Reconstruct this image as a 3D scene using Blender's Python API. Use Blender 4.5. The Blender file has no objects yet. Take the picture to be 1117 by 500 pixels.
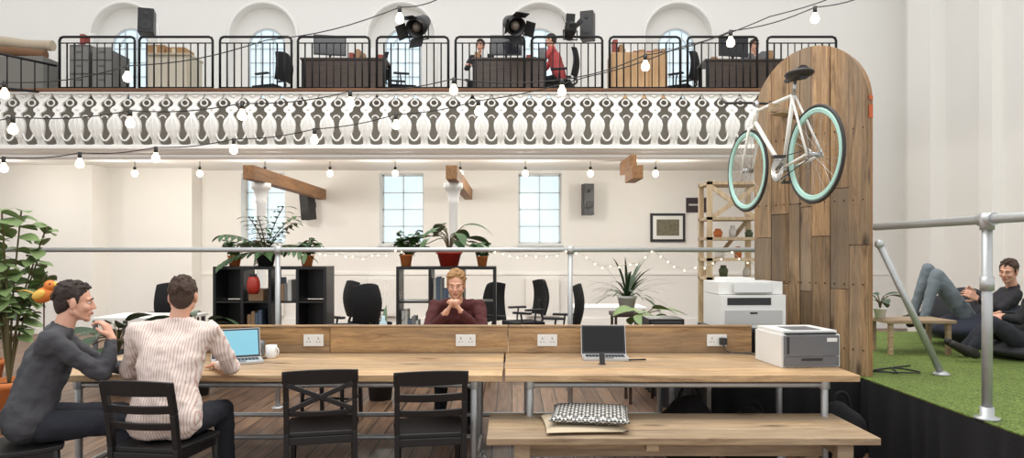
import bpy, math, random
from mathutils import Vector, Matrix, Euler
random.seed(7)
F=750.0
CX=558.5; HY=275.0; CZ=1.5
def W(px,py,d):  # measured point at a real depth d -> world metres
    return Vector(((px-CX)/F*d, d, CZ-(py-HY)/F*d))
def WX(px,d): return (px-CX)/F*d
def WZ(py,d): return CZ-(py-HY)/F*d
V=Vector
def lin(r,g,b):
    def f(c):
        c=c/255.0
        return c/12.92 if c<=0.04045 else ((c+0.055)/1.055)**2.4
    return (f(r),f(g),f(b),1.0)
# ------------------------------------------------------------ materials
def newmat(name):
    m=bpy.data.materials.new(name); m.use_nodes=True
    nt=m.node_tree; b=nt.nodes['Principled BSDF']
    return m,nt,b
def mat(name,rgb,rough=0.5,metal=0.0,emit=None,es=0.0,noise=0.0,nscale=20,bump=0.0,alpha=1.0,trans=0.0,spec=None):
    m,nt,b=newmat(name)
    c=lin(*rgb)
    b.inputs['Base Color'].default_value=c
    b.inputs['Roughness'].default_value=rough
    b.inputs['Metallic'].default_value=metal
    if spec is not None: b.inputs['Specular IOR Level'].default_value=spec
    if emit:
        b.inputs['Emission Color'].default_value=lin(*emit); b.inputs['Emission Strength'].default_value=es
    if trans: b.inputs['Transmission Weight'].default_value=trans
    if alpha<1: b.inputs['Alpha'].default_value=alpha
    if noise>0 or bump>0:
        tc=nt.nodes.new('ShaderNodeTexCoord'); n=nt.nodes.new('ShaderNodeTexNoise')
        n.inputs['Scale'].default_value=nscale; n.inputs['Detail'].default_value=5
        nt.links.new(tc.outputs['Object'],n.inputs['Vector'])
        if noise>0:
            mr=nt.nodes.new('ShaderNodeMapRange'); mr.inputs[3].default_value=1-noise; mr.inputs[4].default_value=1+noise
            nt.links.new(n.outputs['Fac'],mr.inputs[0])
            mx=nt.nodes.new('ShaderNodeVectorMath'); mx.operation='SCALE'; mx.inputs[0].default_value=c[:3]
            nt.links.new(mr.outputs[0],mx.inputs['Scale']); nt.links.new(mx.outputs[0],b.inputs['Base Color'])
        if bump>0:
            bp=nt.nodes.new('ShaderNodeBump'); bp.inputs['Strength'].default_value=bump; bp.inputs['Distance'].default_value=0.01
            nt.links.new(n.outputs['Fac'],bp.inputs['Height']); nt.links.new(bp.outputs[0],b.inputs['Normal'])
    return m
def wood(name,dark,light,axis='X',rough=0.55,var=0.3,gs=1.0,knots=0.0,greyness=0.0):
    m,nt,b=newmat(name); N=nt.nodes; L=nt.links
    tc=N.new('ShaderNodeTexCoord'); geo=N.new('ShaderNodeNewGeometry'); mp=N.new('ShaderNodeMapping')
    sc={'X':(0.8,9,9),'Y':(9,0.8,9),'Z':(9,9,0.8)}[axis]
    mp.inputs['Scale'].default_value=[s*gs for s in sc]
    L.new(tc.outputs['Object'],mp.inputs['Vector'])
    sm=N.new('ShaderNodeVectorMath'); sm.operation='SCALE'; sm.inputs[0].default_value=(37,23,51)
    L.new(geo.outputs['Random Per Island'],sm.inputs['Scale']); L.new(sm.outputs[0],mp.inputs['Location'])
    n=N.new('ShaderNodeTexNoise'); n.inputs['Scale'].default_value=2.2; n.inputs['Detail'].default_value=10; n.inputs['Distortion'].default_value=1.2; n.inputs['Roughness'].default_value=0.76
    L.new(mp.outputs[0],n.inputs['Vector'])
    r=N.new('ShaderNodeValToRGB'); r.color_ramp.elements[0].position=0.32; r.color_ramp.elements[1].position=0.64
    r.color_ramp.elements[0].color=lin(*dark); r.color_ramp.elements[1].color=lin(*light)
    L.new(n.outputs['Fac'],r.inputs[0])
    col=r.outputs[0]
    if greyness>0:   # weathered grey patches, board by board
        ng=N.new('ShaderNodeTexNoise'); ng.inputs['Scale'].default_value=0.55; ng.inputs['Detail'].default_value=6; L.new(mp.outputs[0],ng.inputs['Vector'])
        rg=N.new('ShaderNodeMapRange'); rg.inputs[1].default_value=.42; rg.inputs[2].default_value=.62; rg.inputs[3].default_value=0; rg.inputs[4].default_value=greyness; L.new(ng.outputs['Fac'],rg.inputs[0])
        mg=N.new('ShaderNodeMix'); mg.data_type='RGBA'; L.new(rg.outputs[0],mg.inputs[0]); L.new(col,mg.inputs[6])
        g=sum(light)/3; mg.inputs[7].default_value=lin(g*.86,g*.78,g*.68); col=mg.outputs[2]
    if knots>0:
        mk=N.new('ShaderNodeMapping'); mk.inputs['Scale'].default_value={'X':(1.6,5,5),'Y':(5,1.6,5),'Z':(5,5,1.6)}[axis]
        L.new(tc.outputs['Object'],mk.inputs['Vector']); L.new(sm.outputs[0],mk.inputs['Location'])
        vo=N.new('ShaderNodeTexVoronoi'); vo.inputs['Scale'].default_value=1.0; L.new(mk.outputs[0],vo.inputs['Vector'])
        rk=N.new('ShaderNodeMapRange'); rk.inputs[1].default_value=0.05; rk.inputs[2].default_value=0.17; rk.inputs[3].default_value=knots; rk.inputs[4].default_value=0; L.new(vo.outputs['Distance'],rk.inputs[0])
        k2=N.new('ShaderNodeMix'); k2.data_type='RGBA'; L.new(rk.outputs[0],k2.inputs[0]); L.new(col,k2.inputs[6]); k2.inputs[7].default_value=lin(dark[0]*.55,dark[1]*.5,dark[2]*.45); col=k2.outputs[2]
    n2=N.new('ShaderNodeTexNoise'); n2.inputs['Scale'].default_value=1.3; n2.inputs['Detail'].default_value=3
    L.new(tc.outputs['Object'],n2.inputs['Vector'])
    mr=N.new('ShaderNodeMapRange'); mr.inputs[3].default_value=1-var; mr.inputs[4].default_value=1+var*0.6
    L.new(geo.outputs['Random Per Island'],mr.inputs[0])
    mr2=N.new('ShaderNodeMapRange'); mr2.inputs[1].default_value=0.3; mr2.inputs[2].default_value=0.7; mr2.inputs[3].default_value=0.78; mr2.inputs[4].default_value=1.12
    L.new(n2.outputs['Fac'],mr2.inputs[0])
    mm=N.new('ShaderNodeMath'); mm.operation='MULTIPLY'; L.new(mr.outputs[0],mm.inputs[0]); L.new(mr2.outputs[0],mm.inputs[1])
    mx=N.new('ShaderNodeVectorMath'); mx.operation='SCALE'; L.new(col,mx.inputs[0]); L.new(mm.outputs[0],mx.inputs['Scale'])
    L.new(mx.outputs[0],b.inputs['Base Color']); b.inputs['Roughness'].default_value=rough
    bp=N.new('ShaderNodeBump'); bp.inputs['Strength'].default_value=0.35; bp.inputs['Distance'].default_value=0.004
    L.new(n.outputs['Fac'],bp.inputs['Height']); L.new(bp.outputs[0],b.inputs['Normal'])
    return m
def floormat():
    m,nt,b=newmat('floorboards'); N=nt.nodes; L=nt.links
    tc=N.new('ShaderNodeTexCoord'); mp=N.new('ShaderNodeMapping'); mp.inputs['Rotation'].default_value=(0,0,math.pi/2)
    L.new(tc.outputs['Object'],mp.inputs['Vector'])
    br=N.new('ShaderNodeTexBrick'); br.inputs['Scale'].default_value=1; br.inputs['Brick Width'].default_value=3.1; br.inputs['Row Height'].default_value=0.15
    br.inputs['Mortar Size'].default_value=0.006; br.inputs['Color1'].default_value=lin(142,112,88); br.inputs['Color2'].default_value=lin(106,80,62); br.inputs['Mortar'].default_value=lin(30,22,18)
    L.new(mp.outputs[0],br.inputs['Vector'])
    mp2=N.new('ShaderNodeMapping'); mp2.inputs['Scale'].default_value=(12,0.9,1); L.new(tc.outputs['Object'],mp2.inputs['Vector'])
    n=N.new('ShaderNodeTexNoise'); n.inputs['Scale'].default_value=2.5; n.inputs['Detail'].default_value=7; L.new(mp2.outputs[0],n.inputs['Vector'])
    mr=N.new('ShaderNodeMapRange'); mr.inputs[1].default_value=0.3; mr.inputs[2].default_value=0.7; mr.inputs[3].default_value=0.5; mr.inputs[4].default_value=1.25; L.new(n.outputs['Fac'],mr.inputs[0])
    mx=N.new('ShaderNodeVectorMath'); mx.operation='SCALE'; L.new(br.outputs['Color'],mx.inputs[0]); L.new(mr.outputs[0],mx.inputs['Scale'])
    L.new(mx.outputs[0],b.inputs['Base Color']); b.inputs['Roughness'].default_value=0.45
    return m
def patmat(name,kind,c1,c2,scale,rough=0.8,axis='X'):
    m,nt,b=newmat(name); N=nt.nodes; L=nt.links
    tc=N.new('ShaderNodeTexCoord')
    if kind=='hound':
        t=N.new('ShaderNodeTexChecker'); t.inputs['Scale'].default_value=scale; t.inputs['Color1'].default_value=lin(*c1); t.inputs['Color2'].default_value=lin(*c2)
        mp=N.new('ShaderNodeMapping'); mp.inputs['Rotation'].default_value=(0,0,0.78); L.new(tc.outputs['Object'],mp.inputs['Vector']); L.new(mp.outputs[0],t.inputs['Vector'])
        t2=N.new('ShaderNodeTexChecker'); t2.inputs['Scale'].default_value=scale*0.5; L.new(tc.outputs['Object'],t2.inputs['Vector'])
        t2.inputs['Color1'].default_value=(1,1,1,1); t2.inputs['Color2'].default_value=(0.35,0.35,0.35,1)
        mx=N.new('ShaderNodeVectorMath'); mx.operation='MULTIPLY'; L.new(t.outputs['Color'],mx.inputs[0]); L.new(t2.outputs['Color'],mx.inputs[1])
        L.new(mx.outputs[0],b.inputs['Base Color'])
    else:
        w=N.new('ShaderNodeTexWave'); w.bands_direction=axis; w.inputs['Scale'].default_value=scale; w.inputs['Distortion'].default_value=1.0; w.inputs['Detail'].default_value=1
        L.new(tc.outputs['Object'],w.inputs['Vector'])
        r=N.new('ShaderNodeValToRGB'); r.color_ramp.elements[0].color=lin(*c2); r.color_ramp.elements[1].color=lin(*c1); r.color_ramp.elements[0].position=0.10; r.color_ramp.elements[1].position=0.36
        L.new(w.outputs['Fac'],r.inputs[0]); L.new(r.outputs[0],b.inputs['Base Color'])
    b.inputs['Roughness'].default_value=rough
    return m
def turfmat():
    m,nt,b=newmat('astroturf'); N=nt.nodes; L=nt.links
    tc=N.new('ShaderNodeTexCoord'); n=N.new('ShaderNodeTexNoise'); n.inputs['Scale'].default_value=90; n.inputs['Detail'].default_value=4
    n2=N.new('ShaderNodeTexNoise'); n2.inputs['Scale'].default_value=3.0
    L.new(tc.outputs['Object'],n.inputs['Vector']); L.new(tc.outputs['Object'],n2.inputs['Vector'])
    r=N.new('ShaderNodeValToRGB'); r.color_ramp.elements[0].color=lin(60,80,24); r.color_ramp.elements[1].color=lin(138,160,74); r.color_ramp.elements[0].position=0.33; r.color_ramp.elements[1].position=0.68
    L.new(n.outputs['Fac'],r.inputs[0])
    mr=N.new('ShaderNodeMapRange'); mr.inputs[3].default_value=0.7; mr.inputs[4].default_value=1.25; L.new(n2.outputs['Fac'],mr.inputs[0])
    mx=N.new('ShaderNodeVectorMath'); mx.operation='SCALE'; L.new(r.outputs[0],mx.inputs[0]); L.new(mr.outputs[0],mx.inputs['Scale'])
    L.new(mx.outputs[0],b.inputs['Base Color']); b.inputs['Roughness'].default_value=0.9
    bp=N.new('ShaderNodeBump'); bp.inputs['Strength'].default_value=1; bp.inputs['Distance'].default_value=0.02; L.new(n.outputs['Fac'],bp.inputs['Height']); L.new(bp.outputs[0],b.inputs['Normal'])
    return m

WHITE=mat('white_plaster',(235,233,228),0.8,noise=0.02,nscale=2)
WTRIM=mat('white_gloss_paint',(241,239,234),0.45)
KICK=mat('grey_kickboard',(146,140,130),0.8)  # plain grey-brown board behind the balusters
FLOOR=floormat()
HANDR=wood('brown_handrail',(92,58,34),(140,92,56),'X')
TABLEW=wood('scaffold_board_honey',(124,88,54),(220,184,136),'X',0.5,0.26,knots=.85,greyness=.5)
UPW=wood('scaffold_board_upstand',(118,82,48),(210,168,114),'X',0.55,0.28,knots=.9,greyness=.4)
BOARDV=wood('reclaimed_board_vertical',(96,70,48),(192,156,114),'Z',0.7,0.42,knots=.85,greyness=.7)
BENCHW=wood('bench_timber',(136,108,80),(208,180,142),'X',0.55,0.2,knots=.7,greyness=.5)
BEAMW=wood('beam_timber',(112,76,44),(170,124,80),'Y',0.6,0.15)
LIGHTW=wood('light_timber',(170,140,104),(222,200,166),'Z',0.6,0.15)
DARKW=wood('dark_desk',(48,38,32),(84,66,54),'X',0.4,0.2)
TANW=wood('tan_ply',(186,142,96),(218,178,130),'Z',0.5,0.1)
BLACK=mat('black_paint',(24,23,24),0.4)
BLACKM=mat('black_metal',(20,20,22),0.45,0.3)
BLACKF=mat('black_cloth',(24,23,25),0.95,bump=0.4,nscale=60)
GALV=mat('galvanised_steel',(186,188,188),0.42,0.6,noise=0.12,nscale=30)
WPLA=mat('white_plastic',(230,230,226),0.4)
GPLA=mat('grey_plastic',(104,104,106),0.5)
DPLA=mat('dark_plastic',(40,40,42),0.5)
TURF=turfmat()
TERRA=mat('terracotta',(206,120,62),0.7)
REDP=mat('red_glaze',(168,48,34),0.35)
SOIL=mat('soil',(50,36,26),0.95)
LEAF=mat('leaf_green',(62,92,50),0.45,noise=0.35,nscale=9)
LEAF2=mat('leaf_deep',(46,72,44),0.4,noise=0.35,nscale=9)
LEAF3=mat('leaf_bright',(122,144,92),0.5,noise=0.3,nscale=9)
STEM=mat('stem',(92,82,50),0.7)
BULB=mat('lit_bulb',(255,236,200),0.3,emit=(255,232,196),es=8.0)
FAIRY=mat('fairy_bulb',(255,240,215),0.3,emit=(255,234,204),es=2.2)
SOCK=mat('bulb_socket',(30,28,26),0.5)
WIREW=mat('pale_wire',(190,186,170),0.5)
SKIN=mat('skin',(216,164,138),0.55,noise=0.05,nscale=30)
EYEW=mat('eye_white',(225,220,214),0.3)
EYEI=mat('eye_iris',(50,40,34),0.3)
LIP=mat('lips',(176,104,92),0.5)
HAIRB=mat('hair_brown',(66,48,36),0.75,noise=0.4,nscale=60,bump=0.8)
HAIRD=mat('hair_dark',(50,38,32),0.75,noise=0.4,nscale=60,bump=0.8)
HAIRG=mat('hair_ginger',(160,122,78),0.75,noise=0.35,nscale=60,bump=0.8)
SWGREY=mat('sweater_charcoal',(72,72,76),0.9,noise=0.12,nscale=80,bump=0.4)
SWMAR=mat('sweater_maroon',(78,34,34),0.9,noise=0.12,nscale=80,bump=0.4)
SHSTR=patmat('shirt_striped','wave',(234,220,210),(206,172,162),22,0.8)
SHPINK=mat('shirt_red',(196,84,84),0.8)
JEAN=mat('trousers_dark',(38,40,48),0.9,bump=0.3,nscale=60)
JEANG=mat('jeans_grey',(112,122,128),0.9,noise=0.12,nscale=50,bump=0.3)
SHOE=mat('shoe_dark',(36,32,30),0.6)

# ------------------------------------------------------------ mesh builder
class MB:
    def __init__(s): s.v=[];s.f=[];s.mi=[];s.sm=[]
    def add(s,vs,fs,mi=0,smooth=False):
        o=len(s.v); s.v.extend([tuple(v) for v in vs])
        for f in fs: s.f.append([i+o for i in f]); s.mi.append(mi); s.sm.append(smooth)
    def box(s,x0,x1,y0,y1,z0,z1,mi=0):
        s.add([(x0,y0,z0),(x1,y0,z0),(x1,y1,z0),(x0,y1,z0),(x0,y0,z1),(x1,y0,z1),(x1,y1,z1),(x0,y1,z1)],
              [(0,3,2,1),(4,5,6,7),(0,1,5,4),(1,2,6,5),(2,3,7,6),(3,0,4,7)],mi)
    def obox(s,c,size,R,mi=0):
        c=V(c);h=[k/2 for k in size]; vs=[]
        for z in(-1,1):
            for x,y in((-1,-1),(1,-1),(1,1),(-1,1)): vs.append(c+R@V((x*h[0],y*h[1],z*h[2])))
        s.add(vs,[(0,3,2,1),(4,5,6,7),(0,1,5,4),(1,2,6,5),(2,3,7,6),(3,0,4,7)],mi)
    def beam(s,p0,p1,w,t,mi=0,side=None):
        p0=V(p0);p1=V(p1);d=(p1-p0).normalized()
        a=V(side) if side is not None else (V((0,0,1)) if abs(d.z)<0.9 else V((0,1,0)))
        u=d.cross(a).normalized(); n=u.cross(d).normalized()
        vs=[]
        for p in(p0,p1):
            for i,j in((-1,-1),(1,-1),(1,1),(-1,1)): vs.append(p+u*(i*w/2)+n*(j*t/2))
        s.add(vs,[(0,3,2,1),(4,5,6,7),(0,1,5,4),(1,2,6,5),(2,3,7,6),(3,0,4,7)],mi)
    def cyl(s,p0,p1,r0,r1=None,mi=0,seg=12,cap=True):
        r1=r0 if r1 is None else r1
        s.tube([p0,p1],[r0,r1],mi,seg,cap)
    def tube(s,pts,r,mi=0,seg=8,cap=True,closed=False):
        pts=[V(p) for p in pts]; n=len(pts)
        if not isinstance(r,(list,tuple)): r=[r]*n
        vs=[];prev=None
        for i,p in enumerate(pts):
            if closed: t=(pts[(i+1)%n]-pts[i-1]).normalized()
            elif i==0: t=(pts[1]-pts[0]).normalized()
            elif i==n-1: t=(pts[-1]-pts[-2]).normalized()
            else: t=(pts[i+1]-pts[i-1]).normalized()
            if prev is None:
                a=V((0,0,1)) if abs(t.z)<0.9 else V((1,0,0)); u=t.cross(a).normalized()
            else:
                u=(prev-t*prev.dot(t)); u=u.normalized() if u.length>1e-6 else t.orthogonal().normalized()
            prev=u; w=t.cross(u)
            for k in range(seg):
                a=2*math.pi*k/seg; vs.append(p+(u*math.cos(a)+w*math.sin(a))*r[i])
        fs=[];m=n if closed else n-1
        for i in range(m):
            j=(i+1)%n
            for k in range(seg):
                k2=(k+1)%seg; fs.append((i*seg+k,i*seg+k2,j*seg+k2,j*seg+k))
        s.add(vs,fs,mi,True)
        if cap and not closed:
            o=len(s.v)-n*seg
            s.f.append([o+k for k in range(seg)][::-1]); s.mi.append(mi); s.sm.append(False)
            s.f.append([o+(n-1)*seg+k for k in range(seg)]); s.mi.append(mi); s.sm.append(False)
    def sph(s,c,r,mi=0,seg=12,rings=8,R=None):
        c=V(c)
        if not isinstance(r,(list,tuple)): r=(r,r,r)
        vs=[];fs=[]
        def T(x,y,z):
            v=V((x*r[0],y*r[1],z*r[2]))
            return c+(R@v if R is not None else v)
        vs.append(T(0,0,-1))
        for i in range(1,rings):
            a=-math.pi/2+math.pi*i/rings
            for k in range(seg):
                b=2*math.pi*k/seg; vs.append(T(math.cos(a)*math.cos(b),math.cos(a)*math.sin(b),math.sin(a)))
        vs.append(T(0,0,1)); top=len(vs)-1
        for k in range(seg): fs.append((0,1+(k+1)%seg,1+k)); fs.append((top,1+(rings-2)*seg+k,1+(rings-2)*seg+(k+1)%seg))
        for i in range(rings-2):
            for k in range(seg):
                a=1+i*seg; fs.append((a+k,a+(k+1)%seg,a+seg+(k+1)%seg,a+seg+k))
        s.add(vs,fs,mi,True)
    def rc(s,p0,p1,r0,r1,mi=0,seg=14):
        s.sph(p0,r0,mi,seg,8); s.sph(p1,r1,mi,seg,8)
        if (V(p1)-V(p0)).length>1e-4: s.cyl(p0,p1,r0,r1,mi,seg)
    def lathe(s,prof,c,mi=0,seg=20,R=None):
        c=V(c);vs=[];fs=[];n=len(prof)
        for r,z in prof:
            for k in range(seg):
                a=2*math.pi*k/seg; v=V((r*math.cos(a),r*math.sin(a),z)); vs.append(c+(R@v if R is not None else v))
        for i in range(n-1):
            for k in range(seg):
                k2=(k+1)%seg; fs.append((i*seg+k,i*seg+k2,(i+1)*seg+k2,(i+1)*seg+k))
        s.add(vs,fs,mi,True)
    def prism(s,poly,fn,t0,t1,mi=0):
        n=len(poly); vs=[fn(a,b,t0) for a,b in poly]+[fn(a,b,t1) for a,b in poly]
        fs=[list(range(n))[::-1],[n+i for i in range(n)]]+[(i,(i+1)%n,n+(i+1)%n,n+i) for i in range(n)]
        s.add(vs,fs,mi)
    def leaf(s,base,d,L,w,droop,mi=0,segs=6,twist=0.0,fold=0.15):
        base=V(base);d=V(d).normalized(); up=V((0,0,1))
        side=d.cross(up); side=side.normalized() if side.length>0.05 else V((1,0,0))
        side=(Matrix.Rotation(twist,3,d)@side)
        p=base.copy(); vs=[];fs=[]
        for i in range(segs+1):
            t=i/segs; ww=w*math.sin(math.pi*min(1,0.08+t*0.92))**0.8*0.5+0.001
            nrm=side.cross(d)
            vs+= [p-side*ww+nrm*ww*fold, p.copy(), p+side*ww+nrm*ww*fold]
            d=(d+V((0,0,-droop/segs))).normalized(); p=p+d*(L/segs)
        for i in range(segs):
            a=i*3; fs+=[(a,a+1,a+4,a+3),(a+1,a+2,a+5,a+4)]
        s.add(vs,fs,mi,True)
        return p
    def scale_about(s,c,k): s.v=[tuple(V(c)+(V(v)-V(c))*k) for v in s.v]
    def obj(s,name,mats,loc=None,rot=0.0,parent=None,bevel=0.0,center=True,R=None):
        me=bpy.data.meshes.new(name)
        vs=s.v; 
        if loc is None and center and parent is None and vs:
            xs=[v[0] for v in vs];ys=[v[1] for v in vs];zs=[v[2] for v in vs]
            c=V(((min(xs)+max(xs))/2,(min(ys)+max(ys))/2,min(zs)))
            vs=[(v[0]-c.x,v[1]-c.y,v[2]-c.z) for v in vs]; loc=c
        me.from_pydata(vs,[],s.f)
        for m in (mats if isinstance(mats,(list,tuple)) else [mats]): me.materials.append(m)
        me.polygons.foreach_set('material_index',s.mi); me.polygons.foreach_set('use_smooth',s.sm)
        me.update()
        ob=bpy.data.objects.new(name,me); bpy.context.scene.collection.objects.link(ob)
        if loc is not None: ob.location=loc
        if R is not None: ob.rotation_euler=R
        elif rot: ob.rotation_euler=(0,0,rot)
        if parent: ob.parent=parent
        if bevel>0:
            b=ob.modifiers.new('bevel','BEVEL'); b.width=bevel; b.segments=2; b.limit_method='ANGLE'; b.angle_limit=0.9
        return ob
def dup(ob,name,loc,rot=0.0):
    o=bpy.data.objects.new(name,ob.data); bpy.context.scene.collection.objects.link(o)
    o.location=loc; o.rotation_euler=(0,0,rot)
    for m in ob.modifiers:
        if m.type=='BEVEL':
            b=o.modifiers.new('bevel','BEVEL'); b.width=m.width; b.segments=m.segments; b.limit_method='ANGLE'; b.angle_limit=m.angle_limit
    return o
def sweep(path,n=8):
    out=[]
    P=[V(p) for p in path]
    for i in range(len(P)-1):
        p0=P[max(i-1,0)];p1=P[i];p2=P[i+1];p3=P[min(i+2,len(P)-1)]
        for k in range(n):
            t=k/n
            out.append(0.5*((2*p1)+(-p0+p2)*t+(2*p0-5*p1+4*p2-p3)*t*t+(-p0+3*p1-3*p2+p3)*t**3))
    out.append(P[-1]); return out

# ------------------------------------------------------------ room shell
LX=-11.0; RX=7.7; BY=13.5
m=MB(); m.box(LX-0.3,RX+0.3,-1.5,BY+0.6,-0.1,0.0); m.obj('floor',FLOOR,center=False)
def arch_pts(cx,hw,z0,zs,n=16):
    pts=[(cx-hw,z0),(cx+hw,z0)]
    for i in range(n+1):
        a=math.pi*i/n; pts.append((cx+hw*math.cos(a),zs+hw*math.sin(a)))
    return pts
def holed(name,outer,holes,y0,y1,mt):
    cu=bpy.data.curves.new(name+'_c','CURVE'); cu.dimensions='2D'; cu.fill_mode='BOTH'; cu.extrude=(y1-y0)/2
    for pts in [outer]+holes:
        sp=cu.splines.new('POLY'); sp.points.add(len(pts)-1); sp.use_cyclic_u=True
        for i,(a,b) in enumerate(pts): sp.points[i].co=(a,b,0,1)
    tmp=bpy.data.objects.new(name+'_t',cu); bpy.context.scene.collection.objects.link(tmp)
    dg=bpy.context.evaluated_depsgraph_get(); me=bpy.data.meshes.new_from_object(tmp.evaluated_get(dg))
    bpy.data.objects.remove(tmp)
    me.transform(Matrix.Translation((0,(y0+y1)/2,0))@Matrix.Rotation(math.pi/2,4,'X'))
    me.materials.clear(); me.materials.append(mt)
    ob=bpy.data.objects.new(name,me); bpy.context.scene.collection.objects.link(ob); return ob
WXS=[0.55+2.72*k for k in(-3,-2,-1,0,1)]
LOWX=[0.55+2.72*k for k in(-2,-1,0)]
TOPZ=7.6
holes=[arch_pts(x,0.65,4.1,5.72) for x in WXS]+[[(x-.43,1.66),(x+.43,1.66),(x+.43,3.05),(x-.43,3.05)] for x in LOWX]
holed('wall_back',[(LX-.3,0),(RX+.3,0),(RX+.3,TOPZ),(LX-.3,TOPZ)],holes,BY,BY+0.22,WHITE)
inner=[arch_pts(x,0.37,4.15,5.6) for x in WXS]+[[(x-.42,1.67),(x+.42,1.67),(x+.42,3.04),(x-.42,3.04)] for x in LOWX]
holed('wall_back_reveal',[(LX-.3,0),(RX+.3,0),(RX+.3,TOPZ),(LX-.3,TOPZ)],inner,BY+0.22,BY+0.3,WHITE)
m=MB(); m.box(LX-.3,LX,3.0,BY,0,TOPZ); m.obj('wall_left',WHITE,center=False)
m=MB(); m.box(RX,RX+.3,3.0,BY,0,TOPZ); m.obj('wall_right',WHITE,center=False)
m=MB(); m.box(RX-.28,RX,12.2,12.9,0,TOPZ); m.box(RX-.16,RX,10.8,11.1,0,TOPZ); m.obj('trim_pilaster_right',WTRIM,center=False)
m=MB(); m.box(LX,-7.7,12.6,BY,0,3.1); m.box(-7.7,-6.1,13.1,BY,0,3.1); m.obj('wall_pier_left',WHITE,center=False)
m=MB(); m.box(-6.1,RX,BY-.03,BY,0,0.2); m.obj('baseboard_back',WTRIM,center=False)
m=MB(); m.box(-6.1,RX-.3,BY-.02,BY,1.05,1.11); m.obj('trim_dado',WTRIM,center=False)
# windows
PANE=mat('frosted_pane',(206,226,236),0.25,emit=(200,224,236),es=0.5,alpha=0.55)  # faint emission stands in for daylight coming through the panes
WFR=mat('window_frame_paint',(206,212,214),0.5)
def window(x,arched,idx):
    m=MB()
    y=BY+0.24
    if arched:
        hw=.37;z0=4.15;zs=5.6
        m.prism(arch_pts(x,hw,z0,zs),lambda a,b,t:V((a,y+t,b)),0.03,0.035,1)
        arc=[V((x+hw*.95*math.cos(a),y,zs+hw*.95*math.sin(a))) for a in [math.pi*i/16 for i in range(17)]]
        m.tube([V((x+hw*.95,y,z0))]+arc+[V((x-hw*.95,y,z0))],0.022,0,6)
        for dx in(-.12,.12): m.box(x+dx-.01,x+dx+.01,y-.01,y+.02,z0,zs+.3)
        for k in range(6): m.box(x-hw,x+hw,y-.01,y+.02,z0+.28*k,z0+.28*k+.02)
        arc2=[V((x+.2*math.cos(a),y,zs+.2*math.sin(a))) for a in [math.pi*i/12 for i in range(13)]]; m.tube(arc2,0.012,0,6)
    else:
        hw=.42;z0=1.67;z1=3.04
        m.box(x-hw,x+hw,y+.03,y+.035,z0,z1,1)
        for a in(-hw,-.01,hw-.035): m.box(x+a,x+a+.035 if abs(a)>.1 else x+.01,y-.01,y+.03,z0,z1)
        for k in range(5):
            zz=z0+(z1-z0-.03)*k/4; m.box(x-hw,x+hw,y-.01,y+.03,zz,zz+(.03 if k in(0,4) else .018))
        m.box(x-hw-.03,x+hw+.03,BY-.08,BY,z0-.07,z0-.02)
    m.obj('window_%d'%idx,[WFR,PANE],center=False)
i=1
for x in WXS: window(x,True,i); i+=1
for x in LOWX: window(x,False,i); i+=1
m=MB()
for x in WXS:
    pts=[V((x+.68,BY-.02,4.1))]+[V((x+.68*math.cos(a),BY-.02,5.72+.68*math.sin(a))) for a in [math.pi*k/20 for k in range(21)]]+[V((x-.68,BY-.02,4.1))]
    m.tube(pts,0.03,0,6)
m.box(LX,RX,BY-.05,BY,6.55,6.65)
m.obj('trim_arches',WTRIM,center=False)

# ------------------------------------------------------------ gallery
GR=5.35
m=MB(); m.box(LX,GR,11.25,BY,3.1,4.0); m.obj('floor_gallery',[WHITE],center=False)
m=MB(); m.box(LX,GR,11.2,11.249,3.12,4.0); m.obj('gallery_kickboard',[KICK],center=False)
prof=[(11.25,2.98),(11.02,2.98),(10.98,3.02),(10.98,3.05),(10.9,3.09),(10.86,3.13),(10.82,3.13),(10.82,3.17),(11.25,3.17)]
m=MB(); m.prism(prof,lambda a,b,t:V((t,a,b)),LX,GR,0); m.obj('trim_gallery_cornice',[WTRIM],center=False)
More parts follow.
